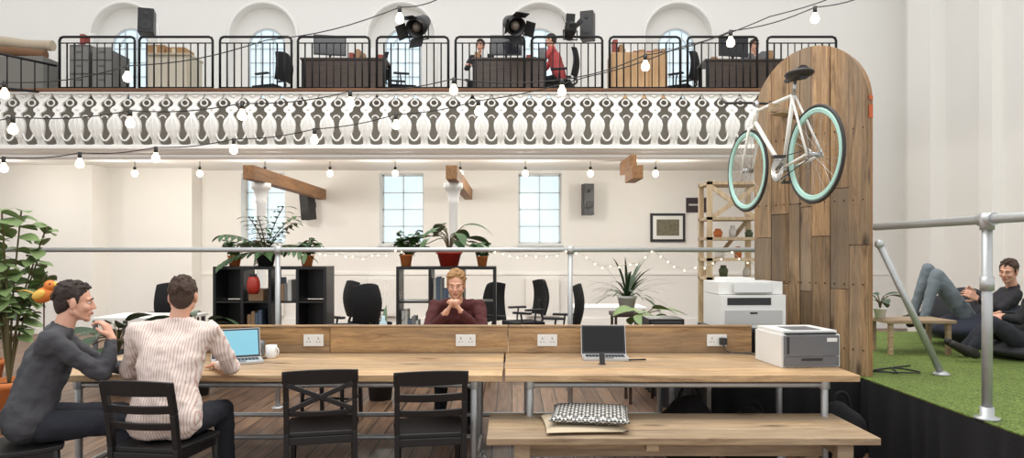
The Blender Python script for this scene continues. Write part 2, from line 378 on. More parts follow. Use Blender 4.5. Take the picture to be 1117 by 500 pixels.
# balustrade
m=MB(); SP=0.305; z0=3.17; H=0.88
hwf=[(0,.125),(.04,.125),(.06,.06),(.12,.05),(.2,.072),(.3,.105),(.38,.115),(.46,.10),(.52,.06),(.56,.036),(.6,.036),(.63,.08),(.68,.095),(.72,.07),(.75,.034),(.8,.032),(.84,.06),(.88,.10),(.93,.13),(1,.148)]
def yb(t): return 10.98-0.16*math.sin(math.pi*min(1,t*1.15))**1.0*(1-t*0.3)
nb=int((5.1-LX)/SP)
for k in range(nb+1):
    x=LX+0.15+k*SP
    n=len(hwf); vs=[]
    for t,h in hwf:
        y=yb(t); z=z0+t*H
        vs+=[(x-h,y,z),(x+h,y,z),(x+h,y+.04,z),(x-h,y+.04,z)]
    fs=[]
    for q in range(n-1):
        a=q*4;b=a+4
        fs+=[(a,a+1,b+1,b),(a+1,a+2,b+2,b+1),(a+2,a+3,b+3,b+2),(a+3,a,b,b+3)]
    m.add(vs,fs,0)
    m.tube([(x,yb(t)-.012,z0+t*H) for t in(.08,.2,.3,.4,.52)],0.016,0,6)
    for s_ in(-1,1): m.tube([(x+s_*(.03+.045*math.sin(math.pi*(t-.12)/.38)),yb(t)-.006,z0+t*H) for t in(.14,.2,.28,.36,.44,.5)],0.009,0,6)
    m.sph((x,yb(.67)-.01,z0+.67*H),(.028,.02,.028),0,8,6)
    m.sph((x,yb(.92)-.01,z0+.93*H),(.05,.02,.022),0,8,6)
    xm=x+SP/2
    m.tube([(xm+SP*.5*.62*math.cos(a),yb(.16-.1*math.sin(a)),z0+(.34+.24*math.sin(a))*H) for a in [math.pi+math.pi*j/10 for j in range(11)]],0.015,0,6)
    m.tube([(xm+.055*math.cos(a),yb(.8),z0+.8*H+.05*math.sin(a)) for a in [2*math.pi*j/12 for j in range(12)]],0.013,0,6,closed=True)
    m.tube([(xm+.05*math.cos(a),yb(.5),z0+(.5+.05*math.sin(a))*H) for a in [math.pi*j/8 for j in range(9)]],0.011,0,6)
m.box(LX,GR-.1,10.9,11.03,z0,z0+.03)
m.box(LX,GR-.1,10.93,11.05,z0+H-.03,z0+H)
m.obj('gallery_balustrade',[WTRIM],center=False)
m=MB(); m.box(LX,GR-.1,10.9,11.07,z0+H+.001,z0+H+.05); m.obj('gallery_handrail',[HANDR],center=False,bevel=.015)
# black upper railing
m=MB()
panels=[(65,147),(152,232),(240,318),(325,403),(411,489),(497,572),(580,657),(665,742),(750,826),(837,912)]
RY=11.12
for a,b in panels:
    xa=WX(a,RY);xb=WX(b,RY);zt=4.98;zb=4.16
    m.tube([(xa,RY,4.0),(xa,RY,zt-.06),(xa+.018,RY,zt-.018),(xa+.06,RY,zt),(xb-.06,RY,zt),(xb-.018,RY,zt-.018),(xb,RY,zt-.06),(xb,RY,4.0)],0.021,0,8)
    m.cyl((xa,RY,zb),(xb,RY,zb),0.012,mi=0,seg=6)
    m.cyl((xa,RY,zt-.1),(xb,RY,zt-.1),0.01,mi=0,seg=6)
    nb=10
    for j in range(1,nb):
        x=xa+(xb-xa)*j/nb; m.cyl((x,RY,zb),(x,RY,zt-.1),0.009 if 2<j<nb-2 else 0.013,mi=0,seg=6)
m.obj('gallery_railing',[BLACKM],center=False)
m=MB()
m.tube([W(-40,50,10.3),W(62,72,11.1)],0.02,0,8); m.tube([W(-40,92,10.3),W(62,102,11.1)],0.02,0,8)
for t in (.3,.45,.6,.75,.9): 
    p=W(-40,50,10.3).lerp(W(62,72,11.1),t); q=W(-40,92,10.3).lerp(W(62,102,11.1),t); m.cyl(p,q,.01,mi=0,seg=6)
m.obj('side_gallery_railing',[BLACKM])
m=MB(); CLO=mat('canvas_roll',(186,172,150),0.9,noise=.1,nscale=10)
m.tube(sweep([W(-30,42,11.8),W(0,45,11.8),W(30,49,11.8),W(58,50,11.8)],4),[.09]*13,0,12); m.tube(sweep([W(-30,55,11.6),W(10,56,11.6),W(50,60,11.6)],4),.08,1,12)
m.box(WX(-30,11.8),WX(60,11.8),11.5,11.95,4.0,4.78,2)
m.obj('rolled_canvas_stack',[CLO,mat('canvas_roll_brown',(120,88,62),.9),mat('crate_grey',(120,118,112),.8)])

# ---- beams & columns
for x,ya,yb_,z in((-3.7,9.65,13.4,2.62),(-0.85,9.65,13.4,2.62),(1.82,9.95,10.6,2.66)):
    m=MB(); m.box(x-.08,x+.08,ya,yb_,z-.1,z+.1)
    if x>0: m.box(x-.05,x+.05,10.3,11.3,z+.1,z+.3)
    m.obj('timber_beam',[BEAMW],bevel=.01)
for x in(-3.72,-0.87):
    m=MB(); y=10.2
    m.lathe([(.11,0),(.11,.1),(.085,.14),(.07,.2),(.065,2.2),(.09,2.24),(.075,2.28),(.11,2.42),(.14,2.44),(.14,2.52),(0,2.52)],(x,y,0),0,20)
    m.obj('cast_iron_column',[WTRIM])

# ------------------------------------------------------------ generic furniture
def speaker(loc,rot,w=.2,h=.45,d=.2,tilt=0):
    m=MB(); m.box(-w/2,w/2,-d/2,d/2,0,h,0)
    m.lathe([(w*.36,0),(w*.3,.006),(w*.1,-.02+.012),(0,.0)],(0,-d/2-.004,h*.32),1,16,Matrix.Rotation(math.pi/2,3,'X'))
    m.lathe([(w*.16,0),(w*.1,.008),(0,.008)],(0,-d/2-.004,h*.76),1,12,Matrix.Rotation(math.pi/2,3,'X'))
    m.box(-.02,.02,d/2,d/2+.12,h*.4,h*.6,0)
    return m.obj('loudspeaker',[BLACK,DPLA],loc=loc,R=(tilt,0,rot),bevel=.01)
p=W(641,235,13.2); speaker(p,0.15,.2,.6,.22)
p=W(337,240,13.2); speaker(p,-0.4,.2,.55,.22,0.12)
p=W(160,38,11.4); speaker(p,0.3,.24,.42,.22,-.1)
p=W(641,44,11.4); speaker(p,-0.3,.22,.46,.22,0)
def stagelamp(px,py,aim,s=1.0):
    c=W(px,py,10.95); m=MB(); a=V(aim).normalized()
    R=a.to_track_quat('Z','Y').to_matrix()
    m.lathe([(0,-.2*s),(.09*s,-.2*s),(.1*s,-.15*s),(.13*s,-.02*s),(.135*s,.14*s),(.12*s,.14*s),(.11*s,.05*s),(0,.05*s)],(0,0,0),0,20,R)
    m.sph(R@V((0,0,.06*s)),.07*s,1,10,6)
    for q in range(4):
        ang=q*math.pi/2; RR=R@Matrix.Rotation(ang,3,'Z')@Matrix.Rotation(0.55,3,'Y')
        m.obox(R@(Matrix.Rotation(ang,3,'Z')@V((.17*s,0,.2*s))),(.006,.2*s,.16*s),RR,0)
    side=R@V((0,1,0)); 
    if abs(side.z)>.7: side=R@V((1,0,0))
    m.tube([side*.15*s,side*.15*s+V((0,0,-.2*s)),-side*.15*s+V((0,0,-.2*s)),-side*.15*s],.012,0,6)
    m.cyl((0,0,-.2*s),(0,.17,4.98-c.z),.014,mi=0,seg=6)
    m.obj('stage_spotlight',[BLACK,mat('lens_glass',(120,110,100),.1)],loc=c)
stagelamp(457,28,(-.25,-.6,-.45),1.15)
stagelamp(560,27,(.25,-.6,-.35),1.15)
stagelamp(622,33,(.1,-.5,.5),.75)

def office_chair(loc,rot,ob=None):
    m=MB()
    for k in range(5):
        a=2*math.pi*k/5; e=V((.28*math.cos(a),.28*math.sin(a),.07))
        m.tube([(0,0,.12),(e.x*.5,e.y*.5,.1),e],[.025,.022,.016],0,6); m.sph((e.x,e.y,.03),(.028,.028,.03),0,8,6)
    m.cyl((0,0,.1),(0,0,.42),.025,mi=0)
    m.obox((0,.02,.46),(.48,.47,.07),Matrix.Identity(3),1)
    pts=[(0,-.2,.44),(0,-.3,.5),(0,-.27,.62),(0,-.25,.8)]; m.tube(sweep(pts,4),.02,0,6)
    vs=[];fs=[];nx=6;nz=8
    for j in range(nz+1):
        z=.58+.52*j/nz; w=.225*(1-.35*abs(j/nz-.45)**1.5)
        for i_ in range(nx+1):
            u=-1+2*i_/nx; vs.append((u*w,-.24+.05*u*u-.05*math.sin(j/nz*3)+(-.02),z-.03*u*u*(j/nz)**3))
    N0=len(vs); vs+=[(a,b-.035,c) for a,b,c in vs]
    for j in range(nz):
        for i_ in range(nx):
            a=j*(nx+1)+i_; fs.append((a,a+1,a+nx+2,a+nx+1)); fs.append((N0+a,N0+a+nx+1,N0+a+nx+2,N0+a+1))
    ed=[i_ for i_ in range(nx+1)]+[(j+1)*(nx+1)-1 for j in range(1,nz+1)]+[nz*(nx+1)+i_ for i_ in range(nx-1,-1,-1)]+[j*(nx+1) for j in range(nz-1,0,-1)]
    for q in range(len(ed)):
        a=ed[q];b=ed[(q+1)%len(ed)]; fs.append((b,a,a+N0,b+N0))
    m.add(vs,fs,1,True)
    for sx in(-1,1):
        m.tube(sweep([(sx*.2,-.02,.44),(sx*.29,-.02,.5),(sx*.29,-.04,.66)],4),.015,0,6); m.box(sx*.29-.035,sx*.29+.035,-.16,.12,.66,.69,0)
    return m.obj('office_chair',[DPLA,BLACKF],loc=loc,rot=rot,bevel=.012)
oc=office_chair((WX(386,8.9),8.9,0),0.9)
for px,d,r in((402,9.9,-.9),(557,9.0,-2.2),(572,10.0,2.0),(608,8.8,1.3),(190,9.3,.4)):
    dup(oc,'office_chair',(WX(px,d),d,0),r)
for px,d,r in((297,12.5,1.2),(437,12.5,-1.3),(742,12.5,1.0)):
    dup(oc,'office_chair',(WX(px,d),d,4.0),r)

def desk(name,x0,x1,y0,y1,zf,h,top,leg,front=False):
    m=MB(); m.box(x0,x1,y0,y1,zf+h-.03,zf+h,0)
    for x in(x0+.04,x1-.04):
        for y in(y0+.04,y1-.04): m.box(x-.02,x+.02,y-.02,y+.02,zf,zf+h-.03,1)
    if front: m.box(x0+.05,x1-.05,y0+.03,y0+.045,zf+.12,zf+h-.03,0)
    return m.obj(name,[top,leg],center=True)
desk('office_desk',WX(332,11.7),WX(424,11.7),11.45,12.0,4.0,.74,DARKW,BLACKM,True)
desk('office_desk',WX(515,11.7),WX(596,11.7),11.45,12.0,4.0,.74,DARKW,BLACKM,True)
desk('office_desk',WX(765,11.7),WX(855,11.7),11.45,12.0,4.0,.72,DARKW,BLACKM,True)
desk('white_desk',WX(622,9.9),WX(700,9.9),9.5,10.2,0,.73,WTRIM,GPLA)
desk('white_desk',WX(120,8.4),WX(215,8.4),8.0,8.7,0,.73,WTRIM,GPLA)
m=MB()
for k,(a,b) in enumerate(((84,106),(108,131))):
    x0=WX(a,11.8);x1=WX(b,11.8); m.box(x0,x1,11.6,12.1,4.0,5.0-.1*k,0)
    for q in range(4): 
        z=4.04+q*.235; m.box(x0+.02,x1-.02,11.585,11.6,z,z+.21,1); m.box((x0+x1)/2-.05,(x0+x1)/2+.05,11.57,11.585,z+.12,z+.14,0)
m.obj('filing_cabinet',[mat('cabinet_grey',(96,96,94),.5),mat('cabinet_grey_front',(122,120,116),.5)],bevel=.005)
m=MB(); x0=WX(168,11.9);x1=WX(212,11.9); m.box(x0,x1,11.7,12.2,4.0,4.85,0); m.box(x0+.03,(x0+x1)/2-.01,11.68,11.7,4.05,4.8,1); m.box((x0+x1)/2+.01,x1-.03,11.68,11.7,4.05,4.8,1); m.box(x0-.02,x1+.02,11.66,12.22,4.85,4.88,0)
m.obj('storage_cupboard',[mat('cream_laminate',(186,176,156),.5),mat('cream_laminate_door',(204,194,176),.5)])
m=MB()
for k,(a,b,h) in enumerate(((166,184,.16),(186,206,.12))): m.box(WX(a,11.9),WX(b,11.9),11.75,12.1,4.881,4.881+h,0); m.box(WX(a,11.9)+.1,WX(a,11.9)+.16,11.745,11.75,4.9,4.98+h-.12,1)
m.obj('cardboard_box',[mat('cardboard',(170,132,92),.8),mat('box_tape',(214,200,170),.5)])
m=MB(); x0=WX(666,11.7);x1=WX(727,11.7); m.box(x0,x1,11.62,12.1,4.0,4.88,0)
for k in range(3): m.box(x0+.02+k*(x1-x0-.02)/3,x0+(k+1)*(x1-x0-.02)/3,11.6,11.62,4.04,4.85,0)
m.obj('ply_cupboard',[TANW],bevel=.006)
def monitor(px,d,zf,rot):
    m=MB(); m.box(-.27,.27,-.015,.015,.12,.46,0); m.box(-.25,.25,-.017,-.0151,.14,.44,1); m.box(-.02,.02,.01,.04,.01,.2,0); m.box(-.12,.12,-.07,.09,0,.012,0)
    m.obj('monitor',[DPLA,mat('screen_off',(40,42,48),.15)],loc=(WX(px,d),d,zf),rot=rot,bevel=.004)
monitor(360,11.75,4.741,0.2); monitor(552,11.75,4.741,0.0); monitor(800,11.75,4.721,.2)
m=MB(); rnd=random.Random(11)
for x0_,x1_,zt_ in((382,420,4.742),(518,531,4.742),(824,850,4.722),(768,778,4.722),(84,105,5.002),(668,724,4.882),(574,588,4.742)):
    x=WX(x0_,11.8)
    while x<WX(x1_,11.8):
        w_=rnd.uniform(.04,.12); m.box(x,x+w_,11.7,11.9,zt_,zt_+rnd.uniform(.04,.24),rnd.randrange(4)); x+=w_+.03
m.obj('desk_files',[WPLA,mat('file_tan',(160,124,88),.7),GPLA,mat('file_red',(150,70,60),.7)])

# ---- picture & sign on wall
m=MB(); x0=WX(709,BY);x1=WX(747,BY);z0_=WZ(264,BY);z1_=WZ(233,BY)
m.box(x0,x1,BY-.04,BY-.021,z0_,z1_,0); m.box(x0+.05,x1-.05,BY-.043,BY-.04,z0_+.05,z1_-.05,1); m.box(x0+.12,x1-.12,BY-.046,BY-.043,z0_+.12,z1_-.12,2)
m.obj('framed_picture',[BLACK,WPLA,mat('picture_art',(110,104,84),.6,noise=.7,nscale=14)])
m=MB(); x0=WX(748,BY);x1=WX(770,BY); m.box(x0,x1,BY-.04,BY-.021,WZ(232,BY),WZ(216,BY),0); m.box(x0+.05,x1-.05,BY-.043,BY-.04,WZ(224,BY)-.012,WZ(224,BY)+.022,1)
m.obj('wall_sign',[mat('sign_dark',(52,40,46),.5),mat('sign_stripe',(200,196,196),.5)])
for px,w in((418,32),(592,36),(290,36)):
    m=MB(); d=BY-.12; x0=WX(px-w/2,d);x1=WX(px+w/2,d)
    m.box(x0,x1,d,d+.08,.25,1.0,0); n=12
    for k in range(n): xx=x0+(x1-x0)*(k+.5)/n; m.box(xx-.012,xx+.012,d-.015,d,.28,.97,0)
    m.obj('wall_radiator',[WTRIM])

# ------------------------------------------------------------ black shelf units
def cube_shelf(px0,px1,d,ztop,cols,rows,back,seed,dens=.3):
    x0=WX(px0,d);x1=WX(px1,d); m=MB(); dep=.36;t=.035; zb=.12
    m.box(x0,x1,d,d+dep,ztop-t,ztop,0); m.box(x0,x1,d,d+dep,zb,zb+t,0)
    for k in range(cols+1): 
        x=x0+(x1-x0-t)*k/cols; m.box(x,x+t,d,d+dep,zb+t,ztop-t,0)
    for k in range(1,rows):
        z=zb+(ztop-zb-t)*k/rows; m.box(x0+t,x1-t,d+.004,d+dep,z,z+.022,0)
    for x in(x0+.05,x1-.09):
        for y in(d+.04,d+dep-.08): m.box(x,x+.04,y,y+.04,0,zb,0)
    cw=(x1-x0-t)/cols; rh=(ztop-zb-t)/rows
    rnd=random.Random(seed)
    if back:
        for (c,r) in back: m.box(x0+t+c*cw,x0+(c+1)*cw,d+dep-.012,d+dep-.002,zb+r*rh+.03,zb+(r+1)*rh,0)
    for r in range(rows):
        for c in range(cols):
            q=rnd.random(); bx=x0+t+c*cw+.02; bz=zb+r*rh+(.036 if r==0 else .023)
            if q<dens:
                xx=bx
                while xx<bx+cw*.5:
                    w=rnd.uniform(.02,.05); h=rnd.uniform(.14,rh*.75); m.box(xx,xx+w,d+.06,d+.28,bz,bz+h,2+rnd.randrange(4)); xx+=w+.003
            elif q<dens+.2: m.box(bx+.02,bx+cw*.6,d+.05,d+.3,bz,bz+rh*.35,2+rnd.randrange(4))
            elif q<dens+.4: m.lathe([(0,0),(.05,0),(.07,.08),(.04,.14),(.045,.17),(0,.17)],(bx+cw*.4,d+.18,bz),2+rnd.randrange(4),12)
    return m.obj('cube_shelf_unit',[BLACK,BLACK,mat('file_white',(200,198,190),.7),mat('file_grey',(120,120,118),.7),mat('file_brown',(150,120,90),.7),mat('file_blue',(84,98,116),.7)],bevel=.003)
cube_shelf(232,356,8.0,WZ(291,8.0),4,3,[(0,2),(0,1),(0,0),(1,1),(3,2),(3,1),(2,0)],3,.12)
cube_shelf(432,541,8.0,WZ(291,8.0),3,3,[(0,0),(2,0)],9,.25)
ZS=WZ(291,8.0)
m=MB()
c=W(280,311,8.0); 
m.lathe([(0,-.1),(.05,-.1),(.07,-.05),(.075,0),(.07,.05),(.05,.1),(0,.1)],(c.x,7.9,c.z),0,14); m.box(c.x-.03,c.x+.03,7.87,7.93,c.z+.1,c.z+.13,1)
m.tube([(c.x,7.9,c.z+.13),(c.x,7.93,ZS+.004),(c.x,8.1,ZS+.006)],.004,mi=1,seg=6)
m.obj('red_lantern',[REDP,SOCK])

# ------------------------------------------------------------ plants
def pot(m,c,r,h,mi):
    m.lathe([(0,0),(r*.7,0),(r*.95,h*.85),(r*1.05,h*.86),(r*1.05,h),(r*.9,h),(r*.88,h*.88),(0,h*.88)],c,mi,18)
def plant(name,loc,potr,poth,potm,kind,n,L,w,seed,leafm):
    rnd=random.Random(seed); m=MB(); pot(m,(0,0,0),potr,poth,0); m.lathe([(0,poth*.9),(potr*.88,poth*.89)],(0,0,0),1,16)
    top=V((0,0,poth*.88))
    for k in range(n):
        a=2*math.pi*(k*0.381966)+rnd.uniform(-.3,.3); el=rnd.uniform(.35,1.35)
        d=V((math.cos(a)*math.cos(el),math.sin(a)*math.cos(el),math.sin(el)))
        l=L*rnd.uniform(.7,1.1)
        if kind=='blade': m.leaf(top+V((d.x,d.y,0))*potr*.3,d,l,w,rnd.uniform(.8,1.7),2,7)
        elif kind=='broad':
            st=top+d*l*.5; mid=top+V((d.x*.15,d.y*.15,.28))*l; m.tube(sweep([top,mid,st],3),.006,3,5)
            dd=V((d.x,d.y,d.z*.2)); m.leaf(st,dd,l*.55,w,rnd.uniform(.6,1.4),2,7,rnd.uniform(-.5,.5))
        elif kind=='palm':
            pts=[];p=top.copy();dd=d.copy()
            for q in range(9):
                pts.append(p.copy()); dd=(dd+V((0,0,-.13))).normalized(); p=p+dd*l/9
            m.tube(pts,.006,3,5)
            for q in range(2,9):
                tt=pts[q]-pts[q-1]; sd=tt.cross(V((0,0,1))).normalized()
                for s_ in(-1,1): m.leaf(pts[q],tt.normalized()*.7+sd*s_,l*.28,w,.9,2,4)
        elif kind=='bush':
            pts=[top,top+d*l*.4+V((0,0,l*.12)),top+d*l*.9]; sp=sweep(pts,4); m.tube(sp,.007,3,5)
            for q in range(2,len(sp)):
                for z in range(2):
                    aa=rnd.uniform(0,6.28); m.leaf(sp[q],(math.cos(aa),math.sin(aa),rnd.uniform(-.1,.6)),w*1.7,w,rnd.uniform(.4,1.2),2,4,rnd.uniform(-.6,.6))
    return m.obj(name,[potm,SOIL,leafm,STEM],loc=loc)
d=8.18
plant('potted_palm',(WX(290,d),d,ZS),.12,.16,DPLA,'palm',16,.66,.055,1,LEAF)
plant('potted_ivy',(WX(256,d),d,ZS),.08,.13,TERRA,'bush',7,.24,.05,2,LEAF)
plant('potted_ivy',(WX(335,d),d,ZS),.08,.13,TERRA,'bush',8,.26,.05,3,LEAF)
plant('potted_ivy',(WX(443,d),d,ZS),.08,.14,TERRA,'bush',9,.34,.06,4,LEAF)
plant('potted_peace_lily',(WX(490,d),d,ZS),.15,.17,REDP,'broad',17,.74,.13,5,LEAF)
plant('potted_ivy',(WX(526,d),d,ZS),.07,.12,TERRA,'bush',6,.22,.05,6,LEAF)
plant('potted_dracaena',(WX(684,8.6),8.6,.75),.12,.2,WPLA,'blade',46,.62,.03,8,LEAF2)
m=MB(); m.box(-.2,.2,-.2,.2,.7,.745); [m.box(a,a+.03,b,b+.03,0,.7) for a in(-.18,.15) for b in(-.18,.15)]
m.obj('plant_stand',[DARKW],loc=(WX(684,8.6),8.6,0))
plant('potted_monstera',(1.30,6.9,.55),.13,.2,DPLA,'broad',9,.5,.15,9,LEAF3)
m=MB(); m.box(-.16,.16,-.16,.16,.51,.548); [m.box(a,a+.03,b,b+.03,0,.51) for a in(-.15,.12) for b in(-.15,.12)]
m.obj('plant_stand',[DARKW],loc=(1.30,6.9,0))
plant('potted_aspidistra',(WX(415,7.0),7.0,.0),.16,.45,DPLA,'blade',22,.7,.07,12,LEAF)
plant('potted_aspidistra',(WX(215,7.2),7.2,.0),.16,.45,DPLA,'broad',20,.85,.12,13,LEAF2)
plant('potted_aspidistra',(WX(128,7.3),7.3,.0),.16,.45,DPLA,'broad',20,.75,.13,14,LEAF2)
def tree(name,loc,h,seed,spread,lw,leafm,n=9,step=1):
    rnd=random.Random(seed); m=MB(); pot(m,(0,0,0),.2,.38,0); m.lathe([(0,.34),(.18,.335)],(0,0,0),1,16)
    for k in range(n):
        a=rnd.uniform(0,6.28); rr=spread*rnd.uniform(.2,1); hh=h*rnd.uniform(.6,1)
        sp=sweep([(0,0,.33),(rr*.3*math.cos(a),rr*.3*math.sin(a),.33+(hh-.33)*.5),(rr*math.cos(a),rr*math.sin(a),hh)],8); m.tube(sp,[.010]*8+[.007]*9,3,6)
        for q in range(7,len(sp),step):
            for z in range(2):
                aa=rnd.uniform(0,6.28); m.leaf(sp[q],(math.cos(aa),math.sin(aa),rnd.uniform(-.2,.5)),lw*rnd.uniform(1,1.6),lw*rnd.uniform(.8,1.15),rnd.uniform(.3,1.2),2,5,rnd.uniform(-.6,.6))
    m.obj(name,[TERRA,SOIL,leafm,STEM],loc=loc)
tree('potted_ficus',(WX(10,6.0),6.0,0),2.05,5,.42,.12,LEAF3,11)
tree('potted_ficus',(WX(-20,7.1),7.1,0),1.35,6,.4,.12,LEAF2,8)

# ornamental bird
m=MB(); c=W(48,322,5.5)
B1=mat('bird_orange',(222,126,54),.6);B2=mat('bird_yellow',(236,190,84),.5);B3=mat('bird_dark',(70,44,40),.6)
Rb=Matrix.Rotation(-.5,3,'Y')
m.sph(c,(.085,.06,.06),0,14,10,Rb); m.sph(c+V((.05,0,.075)),.045,0,12,8); m.tube([c+V((.08,0,.085)),c+V((.12,0,.075)),c+V((.15,0,.045))],[.025,.018,.004],1,8)
for k in range(4): m.leaf(c+V((-.06,0,-.0)),(-1,(k-1.5)*.25,.5),.15,.04,.3,2 if k%2 else 1,5)
m.sph(c+V((-.01,-.05,.005)),(.06,.02,.035),1,10,6,Rb); m.cyl(c+V((0,0,-.05)),V((c.x,c.y,.02)),.006,mi=2,seg=6)
m.sph(c+V((.07,-.035,.09)),.008,2,6,4); m.lathe([(0,0),(.12,0),(.12,.02),(0,.03)],(c.x,c.y,0),2,16)
m.obj('ornamental_bird_on_stake',[B1,B2,B3])

# ------------------------------------------------------------ wooden ladder shelf behind board
m=MB(); d=7.0;x0=WX(772,d);x1=WX(830,d);zt=WZ(197,d);zf=.55;y1=d+.36
for x in(x0,x1-.04):
    for y in(d,y1-.04): m.box(x,x+.05,y,y+.045,zf,zt,0)
for z in(zf+.12,WZ(306,d),WZ(285,d),WZ(262,d),WZ(240,d),zt-.04): m.box(x0,x1+.005,d,y1+.005,z,z+.03,0)
za=WZ(238,d);zb_=zt-.06
m.beam((x0+.04,d+.02,za),(x1-.04,d+.02,zb_),.045,.025,0,(0,1,0)); m.beam((x1-.04,d+.025,za),(x0+.04,d+.025,zb_),.045,.025,0,(0,1,0))
m.beam((x0+.02,y1-.03,WZ(305,d)),(x1-.02,y1-.03,za),.04,.02,0,(0,1,0))
for k,(px,py,r,h,mi) in enumerate(((784,262,.05,.09,1),(800,262,.04,.12,2),(818,262,.045,.08,3),(786,285,.05,.08,2),(806,285,.04,.12,1),(790,306,.05,.12,3),(815,306,.04,.1,2))):
    cx=WX(px,d+.15); z=WZ(py,d)+.03; m.lathe([(0,0),(r*.8,0),(r,h*.6),(r*.6,h*.85),(r*.65,h),(0,h)],(cx,d+.18,z),mi,12)
m.obj('wooden_display_shelf',[LIGHTW,TERRA,WPLA,mat('jar_green',(86,100,70),.4)])

# ------------------------------------------------------------ pipe rail + fairy lights
m=MB(); RYY=6.6; zr=1.5+.02
m.tube([(-6.2,RYY,zr),(WX(872,RYY),RYY,zr)],.024,0,10)
for px in(-40,303,622,): 
    x=WX(px,RYY); m.cyl((x,RYY,0),(x,RYY,zr),.024,mi=0); m.cyl((x,RYY,zr-.04),(x,RYY,zr+.035),.034,mi=0); m.lathe([(0,0),(.06,0),(.06,.01),(.03,.02),(0,.02)],(x,RYY,0),0,14)
x=WX(866,RYY)
m.cyl((x,RYY,.55),(x,RYY,zr),.024,mi=0); m.sph((x,RYY,zr),.037,0,10,8)
m.obj('scaffold_pipe_rail',[GALV])
m=MB()
def fairy(px0,px1,sag,seed):
    rnd=random.Random(seed); pts=[]; x=WX(px0,RYY)
    xe=WX(px1,RYY); k=0
    while x<xe:
        ph=(k%9)/9.0; pts.append(V((x,RYY-.045+rnd.uniform(-.02,.02),zr+.01-sag*math.sin(math.pi*ph)-rnd.uniform(0,.04)))); x+=rnd.uniform(.06,.11); k+=1
    m.tube(pts,.003,0,5)
    for p in pts: m.sph(p+V((0,-.008,-.012)),.0085,1,8,6)
fairy(628,868,.16,1); fairy(350,440,.05,2); fairy(540,625,.04,3)
m.obj('fairy_lights',[WIREW,FAIRY])

# ------------------------------------------------------------ bulb strings
def string(pts,sag=.12):
    m=MB(); P=[W(*p[:3]) for p in pts]
    for i_ in range(len(P)-1):
        a=P[i_];b=P[i_+1]; seg=[a.lerp(b,t/8)+V((0,0,-sag*math.sin(math.pi*t/8)*.5)) for t in range(9)]
        m.tube(seg,.006,0,5)
    for p,q in zip(pts,P):
        if len(p)>3: continue
        m.cyl(q+V((0,0,.01)),q+V((0,0,-.06)),.02,.022,0,8)
        m.lathe([(0.018,0),(.022,-.02),(.042,-.055),(.044,-.078),(.034,-.104),(0,-.118)],q+V((0,0,-.055)),1,12)
    m.obj('festoon_lights',[SOCK,BULB])
string([(-60,98,7.2,0),(5,90,7.2),(139,72,7.2),(290,44,7.2,0),(436,8,7.2),(500,-14,7.2,0)])
string([(-60,132,6.8,0),(14,128,6.8),(142,121,6.9),(264,113,7.0),(382,100,7.1),(495,86,7.2),(613,87,7.3),(704,60,7.3),(797,34,7.3),(889,8,7.3),(960,-12,7.3,0)],.08)
string([(-60,176,7.8,0),(4,172,7.8),(87,167,7.8),(170,161,7.8),(255,152,7.8),(343,141,7.8),(432,125,7.8),(522,110,7.7),(640,84,7.6,0),(740,52,7.5,0),(840,18,7.5,0),(940,-16,7.5,0)],.06)
m=MB(); xs=[-6.2+1.07*k for k in range(9)]
m.cyl((-8.5,11.3,3.07),(3.4,11.3,3.07),.008,mi=0,seg=6)
for x in xs:
    m.cyl((x,11.3,3.1),(x,11.3,2.87),.006,mi=0,seg=6); m.cyl((x,11.3,2.9),(x,11.3,2.84),.024,mi=0,seg=8); m.sph((x,11.3,2.79),(.05,.05,.058),1,12,8)
m.obj('pendant_bulb_row',[SOCK,BULB])
for x,e in [(x,44) for x in xs[::2]]+[(-8.4,20)]:
    l=bpy.data.lights.new('pendant_glow','POINT'); l.energy=e; l.color=(1,.95,.87); l.shadow_soft_size=.08
    o=bpy.data.objects.new('pendant_glow',l); o.location=(x,11.45,2.6); bpy.context.scene.collection.objects.link(o)

# ------------------------------------------------------------ deck
DZ=.55
m=MB(); poly=[(2.65,2.3),(RX-.31,2.3),(RX-.31,8.2),(1.5,8.2),(1.5,5.2),(2.65,5.2)]
m.prism(poly,lambda a,b,t:V((a,b,t)),DZ-.06,DZ-.008,0); m.prism([(a,b) for a,b in poly],lambda a,b,t:V((a,b,t)),DZ-.008,DZ,1)
for x,y in((2.8,2.5),(5,2.5),(7.3,2.5),(2.8,5.4),(5,5.4),(7.3,5.4),(1.6,8.1),(5,8.1),(7.3,8.1),(1.65,5.35)): m.box(x-.04,x+.04,y-.04,y+.04,0,DZ-.06,0)
m.obj('stage_deck',[DARKW,TURF],center=False)
m=MB()
def skirt(a,b):
    a=V(a);b=V(b);L=(b-a).length;n=int(L/.03);t=(b-a).normalized();nn=V((t.y,-t.x,0)); vs=[];fs=[]
    for i_ in range(n+1):
        p=a.lerp(b,i_/n); 
        for zz,am in((DZ-.005,.002),(DZ*.6,.012),(0.003,.03)):
            o=nn*(am*math.sin(i_*.9+math.sin(i_*.23)*2)+.022); vs.append((p.x+o.x,p.y+o.y,zz))
    for i_ in range(n):
        for j in(0,1): q=i_*3+j; fs.append((q,q+1,q+4,q+3))
    m.add(vs,fs,0,True)
skirt((1.5,8.2,0),(1.5,5.2,0)); skirt((1.5,5.2,0),(2.65,5.2,0)); skirt((2.65,5.2,0),(2.65,2.3,0))
m.obj('stage_skirt_cloth',[BLACKF],center=False)
m=MB(); px=2.695; zt=1.685
m.tube([(px+.0,2.2,zt),(px,5.1,zt)],.027,0,12)
m.cyl((px,3.9,DZ),(px,3.9,zt),.027,mi=0); m.cyl((px,3.9,zt-.06),(px,3.9,zt+.035),.037,mi=0); m.cyl((px,3.96,zt),(px,3.84,zt),.037,mi=0)
